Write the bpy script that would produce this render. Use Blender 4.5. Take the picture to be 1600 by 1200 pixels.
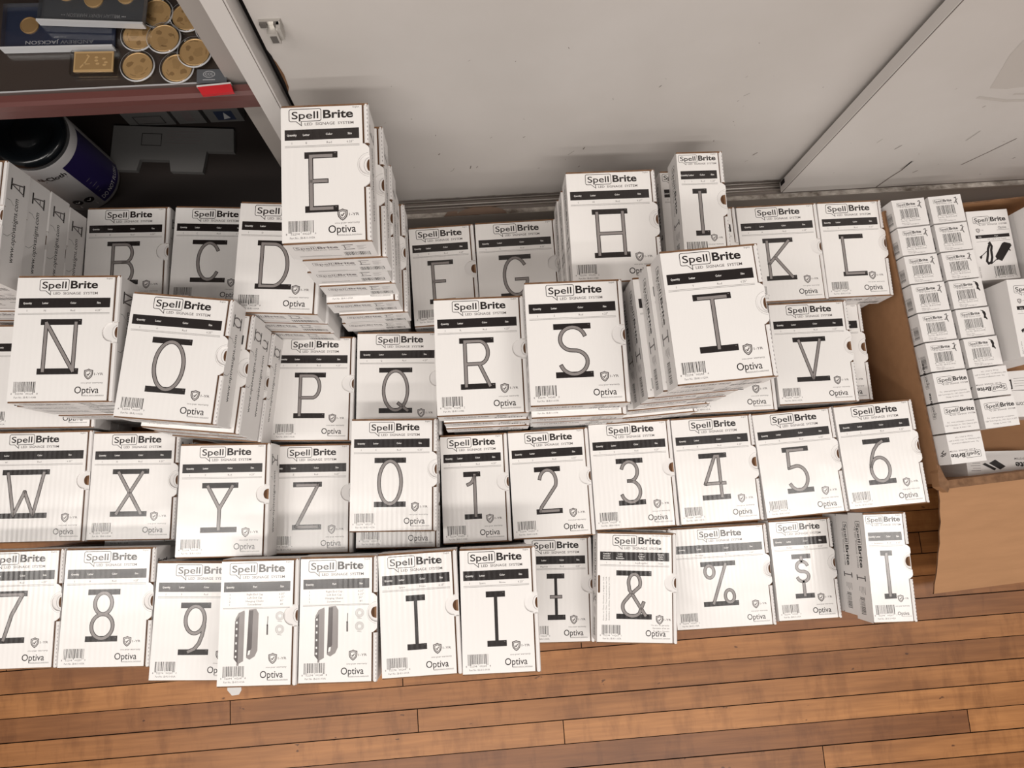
import bpy, math, random
from mathutils import Matrix, Vector

# ---------------------------------------------------------------- clear
for o in list(bpy.data.objects):
    bpy.data.objects.remove(o, do_unlink=True)
scene = bpy.context.scene
COL = scene.collection
R = math.radians
random.seed(7)

# ---------------------------------------------------------------- camera
cam_data = bpy.data.cameras.new('camera')
cam = bpy.data.objects.new('camera', cam_data)
COL.objects.link(cam)
cam_data.sensor_fit = 'HORIZONTAL'
cam_data.sensor_width = 36.0
cam_data.lens = 36.0 * 1132.97 / 1600.0
cam_data.clip_start = 0.02
cam.matrix_world = Matrix(((0.996995, 0.065802, -0.04089, 0.0),
                           (-0.071465, 0.984928, -0.157509, 0.0),
                           (0.02991, 0.159958, 0.986671, 1.5508),
                           (0, 0, 0, 1)))
scene.camera = cam

# ---------------------------------------------------------------- world, lamps, exposure
world = bpy.data.worlds.new('world')
scene.world = world
world.use_nodes = True
bg = world.node_tree.nodes['Background']
bg.inputs[0].default_value = (1.0, 0.93, 0.88, 1)
bg.inputs[1].default_value = 0.19


def ceiling_lamp(name, x0, y0, x1, y1, width, power, z=2.8, color=(1.0, 0.945, 0.89)):
    """One row of fluorescent tubes on the ceiling, facing down."""
    d = bpy.data.lights.new(name, 'AREA')
    d.shape = 'RECTANGLE'
    d.size = math.hypot(x1 - x0, y1 - y0)
    d.size_y = width
    d.energy = power
    d.color = color
    o = bpy.data.objects.new(name, d)
    COL.objects.link(o)
    o.location = ((x0 + x1) / 2, (y0 + y1) / 2, z)
    o.rotation_euler = (0, 0, math.atan2(y1 - y0, x1 - x0))
    return o


ceiling_lamp('fluorescent_lamp', -2.5, -0.10, -0.50, -0.235, 0.20, 28)
ceiling_lamp('fluorescent_lamp', 1.0, -0.26, 2.9, -0.40, 0.28, 31)
ceiling_lamp('fluorescent_lamp', -1.8, -1.45, 1.8, -1.70, 0.30, 60)
ceiling_lamp('fluorescent_lamp', -1.8, -3.0, 1.8, -3.2, 0.30, 56)

vs = scene.view_settings
scene.display_settings.display_device = 'sRGB'
vs.view_transform = 'Standard'
vs.look = 'None'
vs.exposure = 0.0
vs.gamma = 1.0
vs.use_curve_mapping = False

# ---------------------------------------------------------------- materials


def mat(name, color, rough=0.5, metal=0.0, spec=0.5, trans=0.0, ior=1.5, coat=0.0, coat_rough=0.1):
    m = bpy.data.materials.new(name)
    m.use_nodes = True
    b = m.node_tree.nodes['Principled BSDF']
    b.inputs['Base Color'].default_value = (*color, 1)
    b.inputs['Roughness'].default_value = rough
    b.inputs['Metallic'].default_value = metal
    b.inputs['Specular IOR Level'].default_value = spec
    b.inputs['Transmission Weight'].default_value = trans
    b.inputs['IOR'].default_value = ior
    b.inputs['Coat Weight'].default_value = coat
    b.inputs['Coat Roughness'].default_value = coat_rough
    return m


def nodes_of(m):
    nt = m.node_tree
    return nt, nt.nodes, nt.links, nt.nodes['Principled BSDF']


def add_noise_color(m, c1, c2, scale=(1, 1, 1), nscale=5.0, detail=4.0, lo=0.35, hi=0.65, coords='Object', rough=0.55):
    nt, n, l, b = nodes_of(m)
    tc = n.new('ShaderNodeTexCoord')
    mp = n.new('ShaderNodeMapping')
    mp.inputs['Scale'].default_value = scale
    tx = n.new('ShaderNodeTexNoise')
    tx.inputs['Scale'].default_value = nscale
    tx.inputs['Detail'].default_value = detail
    tx.inputs['Roughness'].default_value = rough
    cr = n.new('ShaderNodeValToRGB')
    cr.color_ramp.elements[0].position = lo
    cr.color_ramp.elements[0].color = (*c1, 1)
    cr.color_ramp.elements[1].position = hi
    cr.color_ramp.elements[1].color = (*c2, 1)
    l.new(tc.outputs[coords], mp.inputs[0])
    l.new(mp.outputs[0], tx.inputs['Vector'])
    l.new(tx.outputs['Fac'], cr.inputs[0])
    l.new(cr.outputs[0], b.inputs['Base Color'])
    return cr


def add_flute_bump(m):
    """Print glued on fluted board: faint ribs along the box, a slow waviness, and each box its own."""
    nt, n, l, b = nodes_of(m)
    tc = n.new('ShaderNodeTexCoord')
    oi = n.new('ShaderNodeObjectInfo')
    wv = n.new('ShaderNodeTexWave')
    wv.bands_direction = 'X'
    wv.inputs['Scale'].default_value = 36.0
    wv.inputs['Distortion'].default_value = 1.2
    wv.inputs['Detail'].default_value = 1.0
    wv.inputs['Detail Scale'].default_value = 0.6
    ns = n.new('ShaderNodeTexNoise')
    ns.noise_dimensions = '4D'
    ns.inputs['Scale'].default_value = 9.0
    ns.inputs['Detail'].default_value = 2.0
    l.new(tc.outputs['Object'], wv.inputs['Vector'])
    l.new(tc.outputs['Object'], ns.inputs['Vector'])
    mul = n.new('ShaderNodeMath')
    mul.operation = 'MULTIPLY'
    mul.inputs[1].default_value = 37.0
    l.new(oi.outputs['Random'], mul.inputs[0])
    l.new(mul.outputs[0], ns.inputs['W'])
    b1 = n.new('ShaderNodeBump')
    b1.inputs['Strength'].default_value = 1.0
    b1.inputs['Distance'].default_value = 0.00010
    b2 = n.new('ShaderNodeBump')
    b2.inputs['Strength'].default_value = 1.0
    b2.inputs['Distance'].default_value = 0.0022
    l.new(ns.outputs['Fac'], b2.inputs['Height'])
    l.new(wv.outputs['Fac'], b1.inputs['Height'])
    l.new(b2.outputs[0], b1.inputs['Normal'])
    l.new(b1.outputs[0], b.inputs['Normal'])


M = {}
M['card'] = mat('white_card', (0.80, 0.775, 0.755), 0.25, spec=0.62)
M['ink'] = mat('black_ink', (0.014, 0.010, 0.0095), 0.25, spec=0.62)
M['tube'] = mat('grey_tube_print', (0.25, 0.225, 0.217), 0.25, spec=0.62)
M['faint'] = mat('grey_ink', (0.085, 0.07, 0.068), 0.25, spec=0.62)
M['pale'] = mat('white_print', (0.8, 0.78, 0.76), 0.25, spec=0.62)
for k in ('card', 'ink', 'tube', 'faint', 'pale'):
    add_flute_bump(M[k])
M['side'] = mat('white_card_side', (0.74, 0.715, 0.70), 0.5, spec=0.25)
M['side_ink'] = mat('black_ink_side', (0.018, 0.014, 0.0135), 0.5, spec=0.25)
M['side_grey'] = mat('grey_ink_side', (0.14, 0.12, 0.12), 0.5, spec=0.25)
M['kraft'] = mat('kraft_board', (0.30, 0.155, 0.075), 0.8, spec=0.2)
add_noise_color(M['kraft'], (0.13, 0.068, 0.036), (0.24, 0.13, 0.07), (1, 1, 1), 60, 3, .3, .7)
M['kraft_dark'] = mat('kraft_inside_shade', (0.10, 0.05, 0.027), 0.9, spec=0.1)  # darker kraft copy, shade inside box and holes put into the colour
M['dull_board'] = mat('dull_brown_board', (0.17, 0.115, 0.085), 0.85, spec=0.2)
M['carton'] = mat('brown_carton', (0.36, 0.19, 0.095), 0.75, spec=0.25)
add_noise_color(M['carton'], (0.335, 0.178, 0.088), (0.375, 0.20, 0.10), (1, 5, 5), 12, 5, .3, .7)
M['door'] = mat('painted_panel', (0.56, 0.52, 0.49), 0.42, spec=0.4)
add_noise_color(M['door'], (0.53, 0.495, 0.465), (0.59, 0.555, 0.53), (1, 1, 1), 3.2, 4, .3, .7)
M['frame'] = mat('white_laminate', (0.62, 0.585, 0.56), 0.4)
M['stile'] = mat('grey_laminate', (0.36, 0.325, 0.30), 0.5)
M['scuff'] = mat('dark_scuff', (0.17, 0.14, 0.125), 0.8, spec=0.1)
M['smear'] = mat('grimy_smear', (0.49, 0.452, 0.42), 0.8, spec=0.1)
M['scuff_pale'] = mat('pale_scuff', (0.40, 0.37, 0.345), 0.8, spec=0.1)
M['black'] = mat('black_gap', (0.012, 0.010, 0.010), 0.8, spec=0.1)
M['rail'] = mat('aluminium_rail', (0.62, 0.59, 0.56), 0.32, metal=1.0)
M['rail_dark'] = mat('dark_rail', (0.16, 0.135, 0.12), 0.6, metal=0.4)  # darker metal for the groove floors between the rails
M['ledge'] = mat('dusty_ledge', (0.4, 0.35, 0.31), 0.85, spec=0.2)
add_noise_color(M['ledge'], (0.13, 0.105, 0.085), (0.55, 0.50, 0.45), (1, 1.6, 1), 26, 9, .36, .66, rough=.7)
M['plinth'] = mat('painted_plinth', (0.47, 0.425, 0.385), 0.5)
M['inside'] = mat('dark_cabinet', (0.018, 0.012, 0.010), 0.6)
M['shelf'] = mat('dark_brown_shelf', (0.075, 0.052, 0.047), 0.28)
M['shelf_edge'] = mat('maroon_edge', (0.115, 0.040, 0.035), 0.35)


def clear(name, tint, rough, gloss=0.06):
    """Thin clear sheet: lets light straight through and mirrors a little."""
    m = bpy.data.materials.new(name)
    m.use_nodes = True
    nt = m.node_tree
    nt.nodes.clear()
    out = nt.nodes.new('ShaderNodeOutputMaterial')
    tr = nt.nodes.new('ShaderNodeBsdfTransparent')
    tr.inputs[0].default_value = (*tint, 1)
    gl = nt.nodes.new('ShaderNodeBsdfGlossy')
    gl.inputs['Roughness'].default_value = rough
    fr = nt.nodes.new('ShaderNodeLayerWeight')
    fr.inputs[0].default_value = 0.22
    mx = nt.nodes.new('ShaderNodeMath')
    mx.operation = 'MULTIPLY_ADD'
    mx.inputs[1].default_value = 0.6
    mx.inputs[2].default_value = gloss
    ms = nt.nodes.new('ShaderNodeMixShader')
    nt.links.new(fr.outputs['Fresnel'], mx.inputs[0])
    nt.links.new(mx.outputs[0], ms.inputs[0])
    nt.links.new(tr.outputs[0], ms.inputs[1])
    nt.links.new(gl.outputs[0], ms.inputs[2])
    nt.links.new(ms.outputs[0], out.inputs[0])
    return m


M['glass'] = clear('clear_glass', (0.93, 0.95, 0.94), 0.03)
M['acrylic'] = clear('clear_acrylic', (0.96, 0.96, 0.96), 0.06, 0.08)
M['shaded_paper'] = mat('shaded_paper', (0.13, 0.127, 0.124), 0.8, spec=0.2)  # white paper and card, the compartment's shade darkened into the colour
M['gold'] = mat('gold_metal', (0.66, 0.44, 0.21), 0.42, metal=0.45)
M['gold_dark'] = mat('gold_relief', (0.40, 0.25, 0.11), 0.5, metal=0.45)
M['gold_mid'] = mat('gold_soft_relief', (0.56, 0.365, 0.17), 0.45, metal=0.45)
M['navy'] = mat('navy_card', (0.028, 0.038, 0.075), 0.4)
M['slate'] = mat('slate_card', (0.10, 0.105, 0.115), 0.4)
M['slab_edge'] = mat('frosted_edge', (0.52, 0.52, 0.53), 0.3)
M['red'] = mat('red_plastic', (0.50, 0.022, 0.028), 0.35)
M['lid_black'] = mat('black_plastic', (0.006, 0.008, 0.010), 0.22)
M['tub'] = mat('white_plastic', (0.50, 0.485, 0.485), 0.4)
M['purple'] = mat('purple_label', (0.022, 0.014, 0.085), 0.4)
M['paper'] = mat('white_paper', (0.60, 0.585, 0.57), 0.7)
M['steel'] = mat('worn_steel', (0.55, 0.53, 0.50), 0.35, metal=0.9)
M['steel_dark'] = mat('dark_steel', (0.14, 0.13, 0.12), 0.5, metal=0.6)  # darker steel for small faces of the lock

# planks: tone per plank comes from a colour attribute, grain from noise stretched along the board
M['wood'] = mat('maple_floor', (0.4, 0.2, 0.09), 0.38, spec=0.35)


def build_wood(m):
    nt, n, l, b = nodes_of(m)
    tc = n.new('ShaderNodeTexCoord')
    at = n.new('ShaderNodeAttribute')
    at.attribute_name = 'tone'
    ad = n.new('ShaderNodeVectorMath')
    ad.operation = 'MULTIPLY_ADD'
    ad.inputs[1].default_value = (31.0, 17.0, 11.0)
    l.new(at.outputs['Color'], ad.inputs[0])
    l.new(tc.outputs['Object'], ad.inputs[2])

    def noise(scale, nsc, det, ro):
        mp = n.new('ShaderNodeMapping')
        mp.inputs['Scale'].default_value = scale
        tx = n.new('ShaderNodeTexNoise')
        tx.inputs['Scale'].default_value = nsc
        tx.inputs['Detail'].default_value = det
        tx.inputs['Roughness'].default_value = ro
        l.new(ad.outputs[0], mp.inputs[0])
        l.new(mp.outputs[0], tx.inputs['Vector'])
        return tx

    grain = noise((1.6, 30, 1), 4.0, 7, 0.62)
    blotch = noise((2.6, 9, 1), 1.3, 3, 0.5)
    flame = noise((20, 6, 1), 1.2, 4, 0.62)
    speck = noise((24, 40, 1), 1.7, 2, 0.5)

    def ramp(src, p0, c0, p1, c1):
        r = n.new('ShaderNodeValToRGB')
        r.color_ramp.elements[0].position = p0
        r.color_ramp.elements[0].color = (*c0, 1)
        r.color_ramp.elements[1].position = p1
        r.color_ramp.elements[1].color = (*c1, 1)
        l.new(src, r.inputs[0])
        return r.outputs[0]

    def mix(kind, fac, a, c):
        x = n.new('ShaderNodeMix')
        x.data_type = 'RGBA'
        x.blend_type = kind
        x.inputs[0].default_value = fac
        l.new(a, x.inputs[6])
        l.new(c, x.inputs[7])
        return x.outputs[2]

    sep = n.new('ShaderNodeSeparateColor')
    l.new(at.outputs['Color'], sep.inputs[0])
    base = ramp(sep.outputs[0], 0.0, (0.20, 0.080, 0.027), 1.0, (0.365, 0.164, 0.056))
    g = ramp(grain.outputs['Fac'], 0.30, (0.78, 0.73, 0.67), 0.68, (1.10, 1.09, 1.06))
    bl = ramp(blotch.outputs['Fac'], 0.34, (0.66, 0.60, 0.56), 0.52, (1.04, 1.03, 1.02))
    fl = ramp(flame.outputs['Fac'], 0.36, (0.72, 0.67, 0.62), 0.50, (1.04, 1.04, 1.04))
    sp = ramp(speck.outputs['Fac'], 0.235, (0.30, 0.25, 0.23), 0.265, (1, 1, 1))
    c = mix('MULTIPLY', 1.0, base, g)
    c = mix('MULTIPLY', 0.7, c, bl)
    c = mix('MULTIPLY', 0.7, c, fl)
    c = mix('MULTIPLY', 0.9, c, sp)
    l.new(c, b.inputs['Base Color'])


build_wood(M['wood'])
M['seam'] = mat('dark_seam', (0.02, 0.010, 0.006), 0.9, spec=0.1)

# ---------------------------------------------------------------- mesh helpers


class MB:
    """Collects faces by material and links them as ONE mesh object."""

    def __init__(self):
        self.v, self.f, self.m, self.mats = [], [], [], []

    def mi(self, name):
        if name not in self.mats:
            self.mats.append(name)
        return self.mats.index(name)

    def face(self, pts, mat_name):
        b = len(self.v)
        self.v += [tuple(p) for p in pts]
        self.f.append(tuple(range(b, b + len(pts))))
        self.m.append(self.mi(mat_name))

    def mesh_part(self, verts, faces, mat_name):
        b = len(self.v)
        self.v += verts
        k = self.mi(mat_name)
        for f in faces:
            self.f.append(tuple(i + b for i in f))
            self.m.append(k)

    def box(self, x0, y0, z0, x1, y1, z1, m, top=None, bottom=None):
        vs_ = [(x0, y0, z0), (x1, y0, z0), (x1, y1, z0), (x0, y1, z0), (x0, y0, z1), (x1, y0, z1), (x1, y1, z1), (x0, y1, z1)]
        self.mesh_part(vs_, [(0, 1, 5, 4), (1, 2, 6, 5), (2, 3, 7, 6), (3, 0, 4, 7)], m)
        self.mesh_part(vs_, [(4, 5, 6, 7)], top or m)
        self.mesh_part(vs_, [(3, 2, 1, 0)], bottom or m)

    def prism(self, outline, z0, z1, m, top=None):
        """outline: ccw (x, y) list."""
        n_ = len(outline)
        lo = [(x, y, z0) for x, y in outline]
        hi = [(x, y, z1) for x, y in outline]
        self.face(hi, top or m)
        self.face(lo[::-1], m)
        for i in range(n_):
            j = (i + 1) % n_
            self.face([lo[i], lo[j], hi[j], hi[i]], m)

    def lathe(self, prof, m, n_=40, cx=0, cy=0, mats=None):
        b = len(self.v)
        for r_, z in prof:
            for k in range(n_):
                a = 2 * math.pi * k / n_
                self.v.append((cx + r_ * math.cos(a), cy + r_ * math.sin(a), z))
        for i in range(len(prof) - 1):
            mi = self.mi(mats[i] if mats else m)
            for k in range(n_):
                k2 = (k + 1) % n_
                self.f.append((b + i * n_ + k, b + i * n_ + k2, b + (i + 1) * n_ + k2, b + (i + 1) * n_ + k))
                self.m.append(mi)

    def build(self, name, parent=None, smooth=False):
        me = bpy.data.meshes.new(name)
        me.from_pydata(self.v, [], self.f)
        for k in self.mats:
            me.materials.append(M[k])
        me.polygons.foreach_set('material_index', self.m)
        if smooth:
            me.polygons.foreach_set('use_smooth', [True] * len(self.f))
        me.update()
        return link(name, me, parent)


def link(name, data, parent=None):
    o = bpy.data.objects.new(name, data)
    COL.objects.link(o)
    if parent is not None:
        o.parent = parent
    return o


def thing(name, label, cat, loc=(0, 0, 0), rz=0.0, group=None):
    o = bpy.data.objects.new(name, None)
    COL.objects.link(o)
    o.empty_display_size = 0.02
    o.location = loc
    o.rotation_euler = (0, 0, rz)
    return tag(o, label, cat, group)


def tag(o, label, cat, group=None, kind=None):
    o['label'] = label
    o['category'] = cat
    if group:
        o['group'] = group
    if kind:
        o['kind'] = kind
    return o


def structure(o, label=None, cat=None):
    o['kind'] = 'structure'
    if label:
        o['label'] = label
        o['category'] = cat
    return o


# ---- flat print: every mark lies in a plane with origin O, right U, up V, normal N
class Plane:
    def __init__(self, o, u, v):
        self.o, self.u, self.v = Vector(o), Vector(u), Vector(v)
        self.n = self.u.cross(self.v)

    def at(self, x, y, lift=0.00008):
        p = self.o + self.u * x + self.v * y + self.n * lift
        return (p.x, p.y, p.z)


_text_cache = {}


def text_geo(s, bold, res):
    k = (s, bold, res)
    if k not in _text_cache:
        cu = bpy.data.curves.new('text', 'FONT')
        cu.body = s
        cu.size = 1.0
        cu.resolution_u = res
        cu.offset = bold
        cu.fill_mode = 'FRONT'
        ob = bpy.data.objects.new('text', cu)
        me = bpy.data.meshes.new_from_object(ob)
        vs_ = [(v.co.x, v.co.y) for v in me.vertices]
        fs = []
        for p in me.polygons:
            fs.append(tuple(p.vertices) if p.normal.z >= 0 else tuple(reversed(p.vertices)))
        bpy.data.objects.remove(ob)
        bpy.data.meshes.remove(me)
        bpy.data.curves.remove(cu)
        xs = [v[0] for v in vs_] or [0]
        _text_cache[k] = (vs_, fs, min(xs), max(xs))
    return _text_cache[k]


def text(mb, pl, s, x, y, cap, m, align='L', width=None, bold=0.0, res=2, lift=0.00008, stretch=1.0):
    """cap: height of a capital; width: fit the string to it."""
    vs_, fs, x0, x1 = text_geo(s, bold, res)
    if not vs_:
        return
    k = cap / 0.70
    kx = width / (x1 - x0) if width else k * stretch
    w = (x1 - x0) * kx
    off = {'L': 0, 'C': -w / 2, 'R': -w}[align]
    mb.mesh_part([pl.at(x + off + (vx - x0) * kx, y + vy * k, lift) for vx, vy in vs_], fs, m)


def rect(mb, pl, x0, y0, x1, y1, m, lift=0.00008):
    mb.face([pl.at(x0, y0, lift), pl.at(x1, y0, lift), pl.at(x1, y1, lift), pl.at(x0, y1, lift)], m)


def poly(mb, pl, pts, m, lift=0.00008):
    a = sum(pts[i][0] * pts[(i + 1) % len(pts)][1] - pts[(i + 1) % len(pts)][0] * pts[i][1] for i in range(len(pts)))
    if a < 0:
        pts = pts[::-1]
    mb.face([pl.at(x, y, lift) for x, y in pts], m)


def ribbon(mb, pl, pts, w, m, closed=False, lift=0.00008, ends=0.0):
    """A stroke of width w along a polyline."""
    p = [pts[0]]
    for q in pts[1:]:
        if math.hypot(q[0] - p[-1][0], q[1] - p[-1][1]) > 1e-6:
            p.append(q)
    if closed and math.hypot(p[0][0] - p[-1][0], p[0][1] - p[-1][1]) < 1e-6:
        p.pop()
    n_ = len(p)
    if not closed and ends:
        for a, b in ((0, 1), (n_ - 1, n_ - 2)):
            dx, dy = p[a][0] - p[b][0], p[a][1] - p[b][1]
            l_ = math.hypot(dx, dy)
            p[a] = (p[a][0] + dx / l_ * ends, p[a][1] + dy / l_ * ends)
    L_, R_ = [], []
    for i in range(n_):
        if closed or 0 < i < n_ - 1:
            a, b, c = p[i - 1], p[i], p[(i + 1) % n_]
        elif i == 0:
            a, b, c = p[0], p[0], p[1]
        else:
            a, b, c = p[-2], p[-1], p[-1]
        d1 = (b[0] - a[0], b[1] - a[1])
        d2 = (c[0] - b[0], c[1] - b[1])
        l1, l2 = math.hypot(*d1), math.hypot(*d2)
        if l1 < 1e-9:
            d1, l1 = d2, l2
        if l2 < 1e-9:
            d2, l2 = d1, l1
        n1 = (-d1[1] / l1, d1[0] / l1)
        n2 = (-d2[1] / l2, d2[0] / l2)
        mx, my = n1[0] + n2[0], n1[1] + n2[1]
        ll = mx * mx + my * my
        k = w / 2 * (2 / ll if ll > 0.6 else 2 / 0.6)
        L_.append((b[0] + mx * k, b[1] + my * k))
        R_.append((b[0] - mx * k, b[1] - my * k))
    verts = [pl.at(x, y, lift) for x, y in L_ + R_]
    fs = []
    for i in range(n_ if closed else n_ - 1):
        j = (i + 1) % n_
        fs.append((n_ + i, n_ + j, j, i))
    mb.mesh_part(verts, fs, m)


def arc(cx, cy, rx, ry, a0, a1, n_=16):
    return [(cx + rx * math.cos(R(a0 + (a1 - a0) * i / n_)), cy + ry * math.sin(R(a0 + (a1 - a0) * i / n_))) for i in range(n_ + 1)]


# ---------------------------------------------------------------- letter shapes, x in -.5...5, y in 0..1
O_ = arc(0, .5, .5, .5, 90, 450, 36)
S_ = arc(0, .735, .47, .265, 20, 180, 14) + arc(.0, .735, .47, .235, 180, 255, 6) + \
    arc(0, .27, .5, .235, 75, 0, 6) + arc(0, .27, .5, .27, 0, -160, 14)
GLYPH = {
    'A': [[(-.5, 0), (0, 1), (.5, 0)], [(-.32, .36), (.32, .36)]],
    'B': [[(-.5, 0), (-.5, 1), (.08, 1)] + arc(.12, .76, .33, .24, 80, -80) + [(-.5, .52)],
          [(.0, .52)] + arc(.16, .26, .34, .26, 85, -85) + [(-.5, 0)]],
    'C': [arc(.0, .5, .5, .5, 38, 322, 26)],
    'D': [[(-.5, 0), (-.5, 1), (-.1, 1)] + arc(-.05, .5, .55, .5, 85, -85, 22) + [(-.5, 0)]],
    'E': [[(.5, 1), (-.5, 1), (-.5, 0), (.5, 0)], [(-.5, .52), (.25, .52)]],
    'F': [[(.5, 1), (-.5, 1), (-.5, 0)], [(-.5, .52), (.2, .52)]],
    'G': [arc(.0, .5, .5, .5, 40, 345, 26) + [(.48, .42), (.0, .42)]],
    'H': [[(-.5, 0), (-.5, 1)], [(.5, 0), (.5, 1)], [(-.5, .5), (.5, .5)]],
    'I': [[(0, 0), (0, 1)]],
    'J': [[(.4, 1), (.4, .3)] + arc(0, .28, .4, .28, 0, -165)],
    'K': [[(-.5, 0), (-.5, 1)], [(.5, 1), (-.5, .38)], [(-.2, .56), (.5, 0)]],
    'L': [[(-.5, 1), (-.5, 0), (.5, 0)]],
    'M': [[(-.5, 0), (-.5, 1), (0, .35), (.5, 1), (.5, 0)]],
    'N': [[(-.5, 0), (-.5, 1), (.5, 0), (.5, 1)]],
    'O': [O_],
    'P': [[(-.5, 0), (-.5, 1), (.08, 1)] + arc(.12, .72, .38, .28, 80, -80) + [(-.5, .44)]],
    'Q': [O_, [(.12, .17), (.5, -.01)]],
    'R': [[(-.5, 0), (-.5, 1), (.05, 1)] + arc(.1, .745, .37, .255, 80, -80) + [(-.5, .49)], [(.08, .49), (.5, 0)]],
    'S': [S_],
    'T': [[(-.5, 1), (.5, 1)], [(0, 1), (0, 0)]],
    'U': [[(-.5, 1), (-.5, .35)] + arc(0, .35, .5, .35, 180, 360) + [(.5, 1)]],
    'V': [[(-.5, 1), (0, 0), (.5, 1)]],
    'W': [[(-.5, 1), (-.27, 0), (0, .55), (.27, 0), (.5, 1)]],
    'X': [[(-.5, 0), (.5, 1)], [(-.5, 1), (.5, 0)]],
    'Y': [[(-.5, 1), (0, .48), (.5, 1)], [(0, .48), (0, 0)]],
    'Z': [[(-.5, 1), (.5, 1), (-.5, 0), (.5, 0)]],
    '0': [O_],
    '1': [[(.3, 0), (.3, 1)], [(.3, .97), (.1, .86), (-.15, .795), (-.5, .765)]],
    '2': [arc(0, .72, .45, .28, 165, -25, 18) + [(-.42, .1), (-.5, 0), (.5, 0)]],
    '3': [arc(-.03, .76, .42, .24, 160, -80, 18) + [(-.12, .52)] + arc(-.03, .26, .5, .26, 85, -160, 20)],
    '4': [[(.28, 0), (.28, 1), (.1, 1), (-.5, .33), (.5, .33)]],
    '5': [[(.4, 1), (-.4, 1), (-.44, .56), (-.05, .6)] + arc(-.05, .3, .5, .3, 85, -150, 20)],
    '6': [[(.3, 1), (.04, .93), (-.2, .79), (-.37, .6), (-.46, .42)] + arc(0, .3, .48, .3, 165, 525, 34)],
    '7': [[(-.5, 1), (.5, 1), (.05, .55), (-.25, 0)]],
    '8': [arc(.0, .765, .4, .235, 90, 450, 30), arc(0, .265, .5, .265, 90, 450, 30)],
    '9': [arc(0, .7, .48, .3, -30, 345, 34) + [(.47, .56), (.40, .36), (.26, .18), (.05, .06), (-.25, .0)]],
    '&': [[(.5, .02), (-.2, .62)] + arc(.02, .79, .26, .21, 205, -25, 18) + [(-.2, .48), (-.42, .34)] +
          arc(-.07, .22, .43, .22, 160, 315, 16) + [(.42, .32)]],
    '%': [[(.3, 1), (-.3, 0)], arc(-.36, .82, .18, .16, 0, 360, 20), arc(.36, .17, .18, .16, 0, 360, 20)],
    '$': [[(x, .36 + .52 * y) for x, y in S_], [(0, .88), (0, 1)], [(0, .36), (0, 0)]],
    '-': [[(-.45, .5), (.45, .5)]],
    ' ': [],
}


def glyph(mb, pl, ch, cx, y0, gw, gh, sw, lift=0.0002, ink='ink', tube='tube', edge=0.0011):
    """The lit letter drawn as a grey tube with a dark outline."""
    closed_ok = lambda s: math.hypot(s[0][0] - s[-1][0], s[0][1] - s[-1][1]) < 1e-6
    strokes = []
    for s in GLYPH[ch]:
        q = [(cx + x * gw, y0 + y * gh) for x, y in s]
        cur = [q[0]]
        for i in range(1, len(q)):          # sharp corners are drawn as two strokes that overlap
            cur.append(q[i])
            if i < len(q) - 1:
                a = math.atan2(q[i][1] - q[i - 1][1], q[i][0] - q[i - 1][0])
                b = math.atan2(q[i + 1][1] - q[i][1], q[i + 1][0] - q[i][0])
                if abs((b - a + math.pi) % (2 * math.pi) - math.pi) > R(100):
                    strokes.append(cur)
                    cur = [q[i]]
        strokes.append(cur)
    for s in strokes:
        ribbon(mb, pl, s, sw + edge * 2, ink, closed_ok(s), lift, ends=0 if closed_ok(s) else sw * .35 + edge)
    for s in strokes:
        ribbon(mb, pl, s, sw, tube, closed_ok(s), lift + 0.00008, ends=0 if closed_ok(s) else sw * .35)


def shield(mb, pl, cx, cy, h, ink='faint'):
    w = h * .82
    for k, t_ in ((1.0, .10), (.70, .07)):
        o = [(0, .5), (.18, .42), (.5, .36), (.5, 0), (.42, -.22), (.22, -.42), (0, -.54),
             (-.22, -.42), (-.42, -.22), (-.5, 0), (-.5, .36), (-.18, .42)]
        ribbon(mb, pl, [(cx + x * w * k, cy + y * h * k) for x, y in o], h * t_, ink, True)
    ribbon(mb, pl, [(cx - w * .18, cy - h * .02), (cx - w * .04, cy - h * .14), (cx + w * .2, cy + h * .14)], h * .1, ink)


def barcode(mb, pl, x0, y0, x1, y1, seed, ink='ink', guard=0.0018):
    rnd = random.Random(seed)
    n_ = 62
    dx = (x1 - x0) / n_
    i = 0
    while i < n_:
        b = rnd.choice((1, 1, 1, 2, 2, 3))
        ext = guard if (i < 9 or i > n_ - 9 or abs(i - n_ / 2) < 2) else 0
        rect(mb, pl, x0 + i * dx, y0 - ext, x0 + min(i + b * .8, n_) * dx, y1, ink)
        i += b + rnd.choice((1, 1, 1, 2))


def logo(mb, pl, x, ytop, LW, ink='ink', sub='faint', subtext=True, res=5, line=.0135):
    """Speech bubble wordmark; x is the left end, ytop the bubble's top."""
    bw, bh, r_ = .493 * LW, .2055 * LW, .03 * LW
    o = []
    o += [(x + px, ytop + py) for px, py in arc(bw - r_, -r_, r_, r_, 90, 0, 4)]
    o += [(x + px, ytop + py) for px, py in arc(bw - r_, -bh + r_, r_, r_, 0, -90, 4)]
    o += [(x + .187 * LW, ytop - bh), (x + .19 * LW, ytop - .278 * LW), (x + .105 * LW, ytop - bh)]
    o += [(x + px, ytop + py) for px, py in arc(r_, -bh + r_, r_, r_, 270, 180, 4)]
    o += [(x + px, ytop + py) for px, py in arc(r_, -r_, r_, r_, 180, 90, 4)]
    ribbon(mb, pl, o, line * .8 * LW, ink, True)
    base = ytop - .163 * LW
    text(mb, pl, 'Spell', x + .04 * LW, base, .122 * LW, ink, width=.412 * LW, bold=.010, res=res)
    text(mb, pl, 'Brite', x + .525 * LW, base, .135 * LW, ink, width=.465 * LW, bold=.028, res=res)
    if subtext:
        text(mb, pl, 'LED  SIGNAGE  SYSTEM', x + .24 * LW, ytop - .276 * LW, .046 * LW, sub, width=.755 * LW, bold=.008, res=2)


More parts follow.
